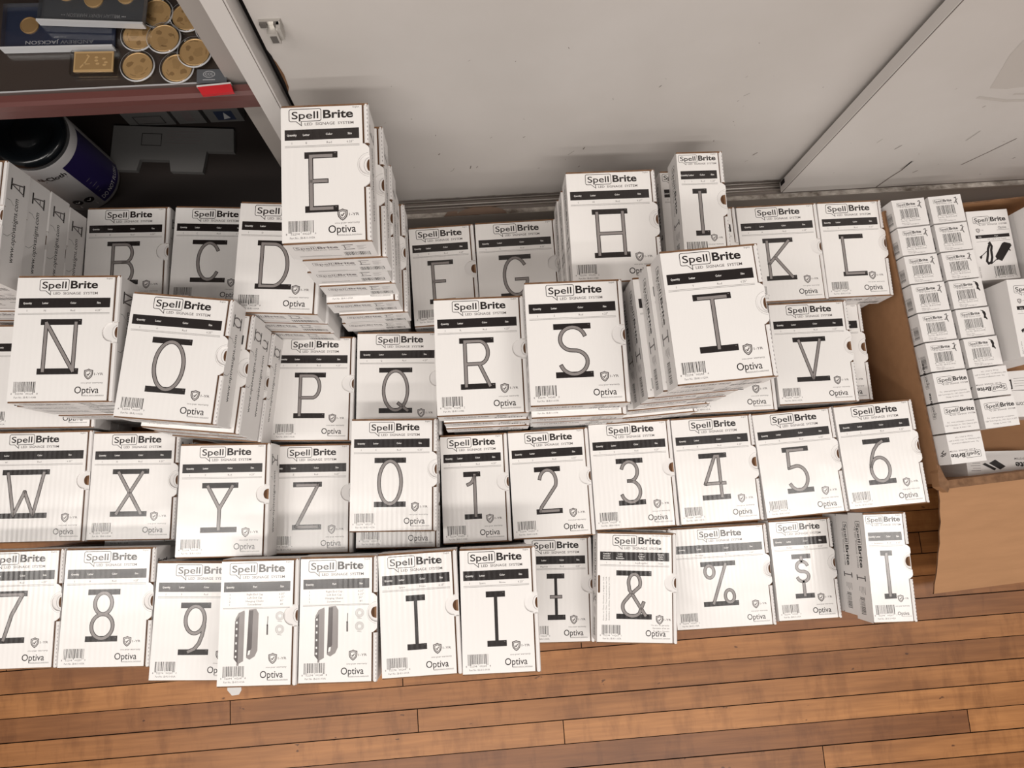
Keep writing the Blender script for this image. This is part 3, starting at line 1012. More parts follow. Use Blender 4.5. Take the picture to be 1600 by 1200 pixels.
# stack: (number of boxes, turn in degrees, width, length, positions from the top box down)
STACKS = {
    'R': (6, 3, -1.23, 0.1517, 0.2002, [(0.0011, 0.2409), (0.0079, 0.236), (0.0076, 0.2323), (0.0076, 0.2323), (0.0076, 0.2323), (0.0076, 0.2323)]),
    'zero': (4, 2, -3.31, 0.1535, 0.2, [(-0.1675, 0.0595), (-0.1684, 0.0271), (-0.1684, 0.0271), (-0.1684, 0.0271)]),
    'one': (3, 1, -1.3, 0.1264, 0.2012, [(-0.025, 0.027), (-0.025, 0.027), (-0.025, 0.027)]),
    'two': (3, 1, -0.69, 0.1524, 0.2009, [(0.117, 0.0265), (0.117, 0.0265), (0.117, 0.0265)]),
    'three': (3, 1, -0.69, 0.1576, 0.2005, [(0.2733, 0.0313), (0.2734, 0.0325), (0.2733, 0.0313)]),
    'four': (3, 1, -0.17, 0.1578, 0.2011, [(0.4329, 0.03), (0.4329, 0.03), (0.4329, 0.03)]),
    'five': (3, 1, 1.38, 0.1579, 0.2, [(0.5931, 0.0314), (0.5931, 0.0314), (0.5931, 0.0314)]),
    'six': (3, 1, 1.29, 0.1563, 0.1995, [(0.7523, 0.0362), (0.7523, 0.0362), (0.7523, 0.0362)]),
    'T': (9, 6, 1.71, 0.1457, 0.1985, [(0.3451, 0.2429), (0.3391, 0.2444), (0.3291, 0.243), (0.3293, 0.242), (0.3199, 0.2386), (0.3147, 0.2322), (0.3147, 0.2322), (0.3147, 0.2322), (0.3147, 0.2322)]),
    'S': (7, 3, -1.18, 0.1582, 0.2018, [(0.1548, 0.2402), (0.1587, 0.2283), (0.1627, 0.2275), (0.1621, 0.2277), (0.1622, 0.2309), (0.1621, 0.2277), (0.1621, 0.2277)]),
    'V': (3, 2, -0.77, 0.1571, 0.2023, [(0.649, 0.2421), (0.7103, 0.2492), (0.7103, 0.2492)]),
    'L': (3, 1, -0.87, 0.1321, 0.2002, [(0.7625, 0.4469), (0.7609, 0.4469), (0.7609, 0.4469)]),
    'E': (10, 7, -0.67, 0.1207, 0.2017, [(-0.1944, 0.46), (-0.1832, 0.4576), (-0.1915, 0.4603), (-0.1869, 0.4565), (-0.1895, 0.4453), (-0.1809, 0.4407), (-0.1884, 0.4413), (-0.1892, 0.4413), (-0.1892, 0.4413), (-0.1892, 0.4413)]),
    'N': (7, 4, -3.1, 0.1594, 0.2023, [(-0.644, 0.2982), (-0.668, 0.3022), (-0.6803, 0.3052), (-0.6723, 0.3019), (-0.6491, 0.3006), (-0.6669, 0.3016), (-0.6669, 0.3016)]),
    'O': (7, 4, -8.38, 0.1581, 0.2002, [(-0.4754, 0.2563), (-0.4619, 0.2463), (-0.4694, 0.2463), (-0.4648, 0.2433), (-0.4729, 0.2427), (-0.4649, 0.2422), (-0.4649, 0.2422)]),
    'Y': (4, 1, -3.01, 0.1584, 0.1985, [(-0.4673, 0.0364), (-0.4778, 0.038), (-0.4679, 0.0375), (-0.4679, 0.0375)]),
    'X': (3, 2, -3.2, 0.1579, 0.1987, [(-0.6518, 0.0763), (-0.6503, 0.0606), (-0.6503, 0.0606)]),
    'cap1': (5, 1, -3.01, 0.1269, 0.2015, [(-0.3906, -0.1674), (-0.3744, -0.1682), (-0.3872, -0.1676), (-0.3872, -0.1676), (-0.3872, -0.1676)]),
    'cap2': (5, 1, -2.77, 0.1268, 0.2013, [(-0.2609, -0.1724), (-0.2609, -0.1724), (-0.2609, -0.1724), (-0.2609, -0.1724), (-0.2609, -0.1724)]),
    'sp1': (5, 1, -0.52, 0.1306, 0.1998, [(-0.1276, -0.1738), (-0.1269, -0.1738), (-0.1269, -0.1738), (-0.1269, -0.1738), (-0.1269, -0.1738)]),
    'sp2': (5, 1, -1.75, 0.128, 0.2026, [(0.0043, -0.1781), (0.0036, -0.1781), (0.0036, -0.1781), (-0.0036, -0.1778), (0.0036, -0.1781)]),
    'amp': (3, 2, -5.46, 0.1472, 0.1983, [(0.2593, -0.1749), (0.2651, -0.1687), (0.2596, -0.1684)]),
    'pct': (1, 1, -0.91, 0.201, 0.2005, [(0.457, -0.1821)]),
    'dol': (1, 1, -0.86, 0.1291, 0.1993, [(0.6272, -0.1801)]),
    'I2': (3, 1, -2.49, 0.083, 0.2006, [(0.7368, -0.1737), (0.7368, -0.1737), (0.7368, -0.1737)]),
    'eight': (4, 1, -3.21, 0.1521, 0.1991, [(-0.6652, -0.1314), (-0.6652, -0.1314), (-0.6654, -0.1343), (-0.6652, -0.1314)]),
    'P': (3, 1, -3.72, 0.1523, 0.2002, [(-0.3193, 0.2352), (-0.3193, 0.2352), (-0.3193, 0.2352)]),
    'Q': (3, 1, -3.12, 0.1611, 0.2004, [(-0.1574, 0.2341), (-0.1574, 0.2341), (-0.1574, 0.2341)]),
    'Z': (3, 1, -2.84, 0.1557, 0.2004, [(-0.3298, 0.0295), (-0.3291, 0.0295), (-0.3291, 0.0295)]),
    'K': (3, 1, -0.42, 0.1649, 0.2007, [(0.6136, 0.4474), (0.611, 0.4474), (0.611, 0.4474)]),
    'H': (6, 3, -1.1, 0.1565, 0.2013, [(0.2454, 0.4535), (0.2424, 0.4473), (0.2414, 0.4563), (0.2414, 0.4563), (0.2414, 0.4563), (0.2414, 0.4563)]),
    'I': (6, 2, -1.48, 0.0828, 0.1975, [(0.4053, 0.4822), (0.3901, 0.4764), (0.3901, 0.4764), (0.3751, 0.4767), (0.3879, 0.4764), (0.3879, 0.4764)]),
    'G': (3, 1, -0.07, 0.1618, 0.2, [(0.0868, 0.4451), (0.0859, 0.4451), (0.0859, 0.4451)]),
    'F': (3, 1, 0.68, 0.1279, 0.2012, [(-0.0598, 0.4427), (-0.059, 0.4427), (-0.059, 0.4427)]),
    'D': (6, 3, -5.05, 0.1412, 0.1956, [(-0.3282, 0.4311), (-0.3247, 0.4299), (-0.3273, 0.4277), (-0.3262, 0.432), (-0.3265, 0.4277), (-0.3265, 0.4277)]),
    'B': (3, 1, -2.32, 0.1582, 0.1998, [(-0.6704, 0.518), (-0.6704, 0.518), (-0.6704, 0.518)]),
    'C': (3, 1, -4.32, 0.1553, 0.1966, [(-0.506, 0.5113), (-0.506, 0.5113), (-0.506, 0.5113)]),
    'M': (3, 1, -3.06, 0.208, 0.1974, [(-0.8245, 0.2928), (-0.8298, 0.2931), (-0.8298, 0.2931)]),
    'W': (3, 1, -2.84, 0.214, 0.2029, [(-0.8399, 0.0877), (-0.8399, 0.0877), (-0.8399, 0.0877)]),
    'seven': (4, 1, -2.5, 0.1521, 0.1975, [(-0.8198, -0.1227), (-0.8198, -0.1227), (-0.8198, -0.1227), (-0.8198, -0.1227)]),
    'nine': (4, 1, -4.22, 0.1552, 0.1982, [(-0.5104, -0.1654), (-0.5138, -0.1652), (-0.5138, -0.1652), (-0.5138, -0.1652)]),
    'hyphen': (2, 1, -3.02, 0.1307, 0.1965, [(0.1209, -0.1752), (0.1264, -0.1755)]),
    'J': (3, 1, 0.05, 0.1167, 0.2, [(0.4715, 0.4485), (0.478, 0.4484), (0.478, 0.4484)]),
    'U': (3, 1, -0.87, 0.1758, 0.1987, [(0.4779, 0.2346), (0.4779, 0.2346), (0.4779, 0.2346)]),
    'A': (7, 5, -3.48, 0.1638, 0.2024, [(-0.8291, 0.5035), (-0.8324, 0.5052), (-0.8326, 0.5067), (-0.8338, 0.5031), (-0.839, 0.5017), (-0.839, 0.5017), (-0.839, 0.5017)]),
}

NAMES = {'zero': 'number 0', 'one': 'number 1', 'two': 'number 2', 'three': 'number 3', 'four': 'number 4', 'five': 'number 5', 'six': 'number 6',
         'seven': 'number 7', 'eight': 'number 8', 'nine': 'number 9', 'amp': 'ampersand', 'pct': 'percent sign', 'dol': 'dollar sign',
         'hyphen': 'hyphen', 'sp1': 'left black spacer', 'sp2': 'right black spacer', 'I2': 'narrow corner bar', 'cap1': 'left end cap',
         'cap2': 'right end cap'}
WHERE = {'A': 'at the far left by the black-lidded tub', 'B': 'right of the letter A stack', 'C': 'between the B and D stacks',
         'D': 'left of the tall E stack', 'E': 'the tallest stack, before the showcase post', 'F': 'right of the tall E stack',
         'G': 'between the F and H stacks', 'H': 'by the sliding doors behind the S stack', 'I': 'by the sliding doors behind the T stack',
         'J': 'mostly hidden between the I and K stacks', 'K': 'left of the letter L box', 'L': 'beside the brown carton',
         'M': 'at the left edge, under the N stack', 'N': 'at the left, before the B box', 'O': 'tilted, right of the N stack',
         'P': 'right of the tilted O stack', 'Q': 'between the P and R stacks', 'R': 'left of the S stack', 'S': 'left of the leaning T stack',
         'T': 'the leaning stack before the I stack', 'U': 'mostly hidden under the leaning T stack', 'V': 'between the T stack and brown carton',
         'W': 'at the left edge, below the M box', 'X': 'below the tilted O stack', 'Y': 'between the X and Z stacks', 'Z': 'left of the number 0 box',
         'zero': 'raised between Z and 1', 'one': 'right of the number 0 box', 'two': 'between 1 and 3', 'three': 'between 2 and 4',
         'four': 'between 3 and 5', 'five': 'between 4 and 6', 'six': 'by the front corner of the brown carton',
         'seven': 'at the left edge of the front row', 'eight': 'front row, between 7 and 9', 'nine': 'front row, right of 8',
         'cap1': 'front row, right of 9', 'cap2': 'front row, beside the first spacer', 'sp1': 'front row, right of the end caps',
         'sp2': 'front row, left of the hyphen', 'hyphen': 'front row, left of the ampersand', 'amp': 'front row, over the percent box edge',
         'pct': 'front row, right of the ampersand', 'dol': 'front row, right of the percent box', 'I2': 'at the right end of the front row'}
ORD = ('topmost', 'second', 'third', 'fourth', 'fifth', 'sixth', 'seventh', 'eighth', 'ninth', 'tenth')
LOOK = {'cap1': 'two end caps and chains', 'cap2': 'two end caps and chains', 'sp1': 'a black spacer bar', 'sp2': 'a black spacer bar',
        'hyphen': 'a short grey hyphen', 'I2': 'a thin upright bar'}


def what(key):
    return NAMES.get(key, 'letter ' + key)


def make_box(key, x, y, rz, w, L, z, i, n_):
    if key not in LIDS:
        k = KIND[key]
        LIDS[key] = None
        r0 = thing('sign_letter_box', '', 'box')
        lid = lid_mesh(key, w, L).build('lid', r0)
        body = body_mesh(key, w, L).build('carton_body', r0)
        wb = wall_mesh(w, L, 'back', k['tab']).build('rolled_wall', r0)
        wf = wall_mesh(w, L, 'front', k['tab']).build('rolled_wall', r0)
        LIDS[key] = r0
        root = r0
    else:
        src = LIDS[key]
        root = src.copy()
        COL.objects.link(root)
        for ch in list(src.children):
            c = ch.copy()
            COL.objects.link(c)
            c.parent = root
    root.location = (x, y, z)
    root.rotation_euler = (0, 0, rz)
    if i == 0 and n_ == 1:
        lab = 'white box with a grey %s on its lid, %s' % (what(key), WHERE[key])
    elif i == 0:
        lab = 'white box with %s on its lid, %s' % (LOOK.get(key, 'a grey ' + what(key)), WHERE[key])
    else:
        lab = 'white %s box, %s from the top of its stack, %s' % (what(key), ORD[i], WHERE[key].replace('front row, ', 'front row '))
    words = lab.split()
    if len(words) > 16:
        lab = 'white %s box, %s from the top of the %s stack' % (what(key), ORD[i], what(key)) if i else ' '.join(words[:16])
    root['label'] = lab
    root['group'] = 'white printed sign boxes stacked on the floor'
    return root


for key, (n_, seen, yaw, w_, L_, lay) in STACKS.items():
    for i, (x_, y_) in enumerate(lay):
        b_ = make_box(key, x_, y_, R(yaw), w_, L_, (n_ - 1 - i) * STEP, i, n_)
        if i >= seen:
            b_.scale = (.88, .96, 1)     # boxes buried in the pile are a little smaller

# ---------------------------------------------------------------- open shelf with coins
SZ = .545
t = thing('display_shelf', 'dark brown shelf with a maroon front edge holding coin cases', 'shelf', (-.9, .8, 0))
mb = MB()
mb.box(-.78, -.160, SZ - .020, .548, .26, SZ - .003, 'shelf')
mb.build('shelf_board', t)
mb = MB()
prof = [(-.160, SZ - .003), (-.170, SZ - .004), (-.1745, SZ - .009), (-.1755, SZ - .020), (-.1755, SZ - .040), (-.160, SZ - .040), (-.160, SZ - .003)]
for i in range(len(prof) - 1):
    (ya, za), (yb_, zb) = prof[i], prof[i + 1]
    mb.face([(-.78, ya, za), (.5955, ya, za), (.5955, yb_, zb), (-.78, yb_, zb)], 'shelf_edge')
mb.face([(.5955, y, z) for y, z in prof[:-1]], 'shelf_edge')
mb.build('front_edge', t)
mb = MB()
mb.box(-.78, -.155, SZ - .0028, .5475, .255, SZ, 'glass')
mb.box(-.78, -.1556, SZ - .0028, .5475, -.155, SZ + .0001, 'slab_edge')
mb.build('glass_sheet', t)


def coin(x, y, label, rz=0.0, z=SZ + .0002, r_=.0225, tilt=(0, 0), dim=False):
    t = thing('coin_in_capsule', label, 'coin', (x, y, z), rz, 'gold coins in clear capsules on the shelf')
    t.rotation_euler = (tilt[0], tilt[1], rz)
    mb = MB()
    mb.lathe([(0, 0), (r_ * 1.08, 0), (r_ * 1.13, .0012), (r_ * 1.13, .0032), (r_ * 1.06, .0046), (r_ * .99, .0046), (r_ * .98, .0040), (0, .0040)], 'acrylic', 36)
    mb.lathe([(r_ * 1.08, .0044), (r_ * 1.13, .0030), (r_ * 1.14, .0030), (r_ * 1.09, .0047), (r_ * 1.08, .0047)], 'slab_edge', 36)
    mb.build('capsule', t, smooth=False)
    mb = MB()
    mb.lathe([(0, .0012), (r_ * .95, .0012), (r_ * .97, .0016), (r_ * .97, .0030), (r_ * .93, .0034), (r_ * .89, .0029), (0, .0029)], 'gold', 40)
    pl = Plane((0, 0, .0029), (1, 0, 0), (0, 1, 0))
    rel = random.Random(int(abs(x * 1e4)))
    for a0, w0 in ((rel.uniform(90, 150), .30), (rel.uniform(20, 70), .22)):
        cx_, cy_ = r_ * .52 * math.cos(R(a0)), r_ * .52 * math.sin(R(a0))
        poly(mb, pl, [(cx_ + r_ * w0 * rel.uniform(.5, 1) * math.cos(R(q)), cy_ + r_ * w0 * rel.uniform(.4, .9) * math.sin(R(q))) for q in range(0, 360, 45)], 'gold_dark', .0002)
    poly(mb, pl, [(r_ * rel.uniform(.22, .42) * math.cos(R(q)) - r_ * .05, r_ * rel.uniform(.22, .5) * math.sin(R(q)) - r_ * .25) for q in range(0, 360, 30)], 'gold_mid', .0002)
    for _ in range(3):
        a0 = rel.uniform(150, 380)
        ribbon(mb, pl, arc(0, 0, r_ * rel.uniform(.6, .82), r_ * rel.uniform(.55, .8), a0, a0 + rel.uniform(15, 35), 6), r_ * .05, 'gold_dark', lift=.0002)
    mb.build('coin_disc', t)
    return t


coin(-.4790, .6740, 'gold coin in a capsule right of the gold bar', R(20))
coin(-.4385, .7140, 'gold coin in a capsule at the middle of the coin pile', R(-15), z=SZ + .0052)
coin(-.4065, .7510, 'gold coin in a capsule at the back of the coin pile', R(60))
coin(-.3935, .6890, 'gold coin in a capsule nearest the divider, on top of another', R(100), z=SZ + .0052)
coin(-.4215, .6680, 'gold coin in a capsule half covered at the pile front', R(200))
coin(-.3690, .7300, 'gold coin in a capsule partly hidden behind the divider', R(40))
coin(-.4520, .7600, 'gold coin in a capsule lying dim beside the upper slab', R(150))
coin(-.4790, .7230, 'gold coin in a capsule under the corner of the upper slab', R(250))

t = thing('gold_bar_case', 'small rectangular gold bar in a clear case', 'gold bar', (-.5405, .6815, SZ + .0002), R(-2))
mb = MB()
o = arc(.029, .015, .007, .007, 0, 90, 5) + arc(-.029, .015, .007, .007, 90, 180, 5) + arc(-.029, -.015, .007, .007, 180, 270, 5) + arc(.029, -.015, .007, .007, 270, 360, 5)
mb.prism(o, 0, .0055, 'acrylic')
mb.build('clear_case', t)
mb = MB()
mb.box(-.0285, -.0160, .0058, .0285, .0160, .0078, 'gold')
pl = Plane((0, 0, .0078), (1, 0, 0), (0, 1, 0))
rect(mb, pl, -.0265, -.0130, .0265, .0130, 'gold_dark', .0001)
ribbon(mb, pl, [(-.019, -.010), (-.012, -.002), (-.007, .008), (-.010, .0105)], .0022, 'gold', lift=.0002)
ribbon(mb, pl, [(-.014, -.0045), (-.005, -.004)], .0014, 'gold', lift=.0002)
for a in ((.004, .006), (.004, .001), (.006, -.004), (.015, .004), (.018, -.002), (.016, -.006)):
    poly(mb, pl, [(a[0] + px, a[1] + py) for px, py in arc(0, 0, .0028, .0018, 0, 360, 10)[:-1]], 'gold', .0002)
mb.build('bar', t)


def slab(name, label, x, y, z, rz, w_, h_, card, words, sub, coins, th=.012):
    t = thing(name, label, 'coin case', (x, y, z), rz, 'clear coin cases on the shelf')
    mb = MB()
    mb.box(-w_ / 2, -h_ / 2, .001, w_ / 2, h_ / 2, .0035, card)
    pl = Plane((0, 0, .0035), (-1, 0, 0), (0, -1, 0))
    text(mb, pl, words, 0, h_ * .30, .0058, 'slab_edge', 'C', width=w_ * .62, res=3, lift=.0002)
    if sub:
        text(mb, pl, sub, 0, h_ * .20, .0026, 'slab_edge', 'C', res=1, lift=.0002)
    mb.build('card_insert', t)
    mb = MB()
    mb.box(-w_ / 2, -h_ / 2, .0037, w_ / 2, h_ / 2, th, 'acrylic')
    mb.build('clear_cover', t)
    mb = MB()
    mb.box(-w_ / 2 - .001, -h_ / 2 - .003, 0, w_ / 2 + .001, -h_ / 2, th, 'slab_edge')
    mb.build('frosted_edge', t)
    for cx, cy, r_, mm in coins:
        mb = MB()
        mb.lathe([(0, .0036), (r_, .0036), (r_, .0052), (r_ * .9, .0056), (r_ * .86, .0050), (0, .0050)], mm, 28, cx, cy)
        mb.build('set_coin', t)
    return t


slab('coin_case', 'clear coin case with a navy card and upside-down lettering, lower of two', -.592, .742, SZ + .0002, R(-1.5), .160, .070, 'navy',
     'ANDREW JACKSON', 'PRESIDENT', [(-.045, .004, .0135, 'gold_dark')])
slab('coin_case', 'clear coin case with a dark card and three coins, upper of two', -.535, .776, SZ + .0130, R(-5), .152, .080, 'slate',
     '\u2022\u2022\u2022 WILLIAM HENRY HARRISON \u2022\u2022\u2022', '', [(-.043, .0085, .0130, 'gold'), (-.002, .0, .0140, 'gold'), (.044, .0070, .0130, 'gold')])

t = thing('price_tag_holder', 'red plastic tag with a white top edge at the shelf front', 'tag', (-.364, .6285, SZ + .0006), R(2))
mb = MB()
mb.prism([(-.020, -.0075), (.026, -.0065), (.0225, .0065), (-.0265, .0055)], 0, .006, 'red')
mb.build('red_base', t)
mb = MB()
mb.prism([(-.0270, .0057), (.0225, .0067), (.0225, .0090), (-.0270, .0080)], 0, .0064, 'paper')
mb.build('white_edge', t)
t = thing('certificate_card', 'small clear card with an oval mark behind the red tag', 'card', (-.371, .6530, SZ + .0004), R(-2))
mb = MB()
mb.box(-.022, -.011, 0, .022, .011, .0012, 'slate')
pl = Plane((0, 0, .0012), (1, 0, 0), (0, 1, 0))
ribbon(mb, pl, arc(-.004, .003, .0085, .005, 0, 360, 20), .0007, 'slab_edge', True)
text(mb, pl, 'CCC', -.004, .0012, .0042, 'slab_edge', 'C', width=.012, res=3)
rect(mb, pl, -.013, -.0065, .005, -.0055, 'slab_edge')
mb.build('card_face', t)

# ---------------------------------------------------------------- below the shelf
t = thing('wipes_tub', 'white wipes tub with a black lid and purple label under the shelf', 'tub', (-.8440, .7660, .006))
mb = MB()
Rt = .0715
prof = [(0, 0), (Rt - .004, 0), (Rt, .004), (Rt, .190), (Rt - .004, .194)]
mb.lathe(prof, 'tub', 56)


def wrap(a0, a1, z0, z1, m_, rr, n_=24):
    for i in range(n_):
        b0, b1 = R(a0 + (a1 - a0) * i / n_), R(a0 + (a1 - a0) * (i + 1) / n_)
        mb.face([(rr * math.cos(b0), rr * math.sin(b0), z0), (rr * math.cos(b1), rr * math.sin(b1), z0),
                 (rr * math.cos(b1), rr * math.sin(b1), z1), (rr * math.cos(b0), rr * math.sin(b0), z1)], m_)


class Curve(Plane):
    """Print wrapped round the tub: x runs along the arc, y up."""

    def __init__(self, rr, a0):
        self.rr, self.a0 = rr, a0

    def at(self, x, y, lift=0.0):
        a = self.a0 + x / self.rr
        return ((self.rr + lift) * math.cos(a), (self.rr + lift) * math.sin(a), y)


mb.build('tub_body', t, smooth=True)
mb = MB()
wrap(-52, 22, .012, .172, 'purple', Rt + .0004)
cv = Curve(Rt + .0006, R(-48))
text(mb, cv, 'DO NOT FLUSH', 0, .022, .0120, 'pale', width=.076, res=3, lift=.0003)
for j in range(5):
    rect(mb, cv, .004, .050 + .012 * j, .010 + .004 * (j % 3), .0508 + .012 * j, 'scuff_pale', .0003)
cv = Curve(Rt + .0004, R(-100))
text(mb, cv, 'ni-Cloth', 0, .150, .013, 'ink', width=.056, bold=.02, res=3, lift=.0003)
rect(mb, cv, .010, .143, .054, .1445, 'faint', .0003)
for cx_ in (.018, .042):
    poly(mb, cv, [(cx_ + px, .045 + py) for px, py in arc(0, 0, .0105, .0105, 0, 360, 20)[:-1]], 'ink', .0003)
    ribbon(mb, cv, [(cx_ - .005, .045), (cx_, .042), (cx_ + .005, .049)], .002, 'pale', lift=.0006)
rect(mb, cv, .012, .018, .050, .027, 'scuff_pale', .0003)
mb.build('wrap_label', t)
mb = MB()
mb.lathe([(Rt - .006, .192), (Rt - .0025, .192), (Rt - .0015, .210), (Rt - .006, .2165), (.052, .217), (.049, .214), (.030, .215), (.027, .220), (0, .221)], 'lid_black', 56)
mb.build('tub_lid', t, smooth=True)

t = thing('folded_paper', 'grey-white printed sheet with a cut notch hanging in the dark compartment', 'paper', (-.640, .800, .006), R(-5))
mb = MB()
mb.prism([(-.15, -.03), (-.09, -.03), (-.085, -.004), (-.02, -.004), (-.015, -.03), (.055, -.03), (.06, .02), (.12, .02), (.115, .075), (-.15, .075)], .0, .012, 'shaded_paper')
pl = Plane((0, 0, .012), (1, 0, 0), (0, 1, 0))
for j in range(5):
    rect(mb, pl, -.03, .036 + .007 * j, .045, .0375 + .007 * j, 'side_grey', .0003)
ribbon(mb, pl, [(-.085, .030), (-.042, .030), (-.042, .058), (-.085, .058)], .0015, 'side_ink', True, .0003)
mb.build('sheet', t)
for k_, (lab, bx, bw_, bh_) in enumerate((('white upright box with a framed label at the back of the compartment', -.700, .10, .06), ('plain white upright box at the back of the compartment', -.612, .06, .06),
                                     ('white upright box with a dark blue picture at the compartment back', -.535, .075, .06))):
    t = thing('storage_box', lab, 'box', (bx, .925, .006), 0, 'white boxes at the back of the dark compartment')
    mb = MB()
    mb.box(-bw_ / 2, -.035, 0, bw_ / 2, .035, bh_, 'shaded_paper')
    pl = Plane((0, -.035, 0), (1, 0, 0), (0, 0, 1))
    if k_ == 0:
        ribbon(mb, pl, [(-.03, .008), (.03, .008), (.03, .038), (-.03, .038)], .002, 'side_ink', True, .0003)
        for j in range(4):
            rect(mb, pl, -.022, .013 + .006 * j, .022, .0145 + .006 * j, 'side_grey', .0003)
    elif k_ == 1:
        rect(mb, pl, -.012, .010, .008, .05, 'side_grey', .0003)
    else:
        rect(mb, pl, -.018, .008, .022, .045, 'navy', .0003)
        poly(mb, pl, [(-.004, .012), (.012, .016), (.003, .040)], 'slab_edge', .0005)
    mb.build('carton', t)

# ---------------------------------------------------------------- scraps
t = thing('paper_scrap', 'small torn white paper corner on the floor under the end cap boxes', 'scrap', (-.537, -.333, 0))
mb = MB()
mb.prism([(-.013, -.002), (-.004, -.013), (.010, -.012), (.015, -.004), (.013, .03), (-.012, .03)], .0003, .0012, 'paper')
mb.build('scrap_sheet', t)
t = thing('cardboard_scrap', 'brown half-round cardboard flap lying on the dusty ledge', 'scrap', (.012, .5965, .1184), 0)
mb = MB()
mb.prism(arc(.010, -.008, .052, .0165, 0, 180, 18), 0, .002, 'dull_board')
mb.prism([(-.068, -.008), (-.040, -.008), (-.040, .003), (-.060, .002)], 0, .0015, 'dull_board')
mb.build('flap_piece', t)

# ---------------------------------------------------------------- brown carton with small boxes
CX, CY, CYAW = .8275, .5190, R(2.7)
CW, CD, CH = .50, .547, .190


def cloc(u, v, z=0):
    """carton coordinates: u right of its back left corner, v toward the viewer."""
    return (CX + u * math.cos(CYAW) + v * math.sin(CYAW), CY + u * math.sin(CYAW) - v * math.cos(CYAW), z)


t = thing('brown_carton', 'open brown cardboard carton filled with small white boxes', 'carton', (CX, CY, 0), CYAW)
th = .0035
mb = MB()
mb.box(0, -CD, 0, CW, 0, .004, 'carton')
mb.box(0, -CD, .004, th, 0, CH, 'carton', top='kraft')
mb.box(CW - th, -CD, .004, CW, 0, CH, 'carton', top='kraft')
mb.box(th, -th, .004, CW - th, 0, CH, 'carton', top='kraft')
mb.box(th, -CD, .004, CW - th, -CD + th, CH - .016, 'carton', top='kraft')
mb.build('carton_walls', t)
mb = MB()
# drooping front flap
n_ = 10
rows_ = []
for i in range(n_ + 1):
    s_ = i / n_
    y_ = -CD - .012 - .205 * s_
    z_ = CH - .017 - .012 * s_ - .075 * s_ ** 1.5
    rows_.append((y_, z_))
for i in range(n_):
    (ya, za), (yb_, zb) = rows_[i], rows_[i + 1]
    xa = .004 + .0012 * math.sin(i * 2.7)
    xb = .004 + .0012 * math.sin((i + 1) * 2.7)
    mb.face([(xb, yb_, zb), (CW - .004, yb_, zb), (CW - .004, ya, za), (xa, ya, za)], 'carton')
    mb.face([(xb, yb_, zb - .004), (xa, ya, za - .004), (CW - .004, ya, za - .004), (CW - .004, yb_, zb - .004)], 'carton')
    mb.face([(xb, yb_, zb - .004), (xb, yb_, zb), (xa, ya, za), (xa, ya, za - .004)], 'kraft')
(yb_, zb) = rows_[-1]
mb.face([(.004, yb_, zb - .004), (CW - .004, yb_, zb - .004), (CW - .004, yb_, zb), (.004, yb_, zb)], 'kraft')
(ya, za) = rows_[0]
mb.face([(.004, ya, za), (CW - .004, ya, za), (CW - .004, -CD, CH - .016), (.004, -CD, CH - .016)], 'kraft')
fl = mb.build('front_flap', t)
mb = MB()
# torn corner of the carton
mb.prism([(-.004, -CD - .006), (.010, -CD - .018), (.018, -CD - .004), (.010, -CD + .012), (.004, -CD + .035), (-.002, -CD + .02)], CH - .022, CH + .001, 'carton', top='kraft')
mb.build('torn_corner', t)

SMALL_W, SMALL_D = .0665, .0555


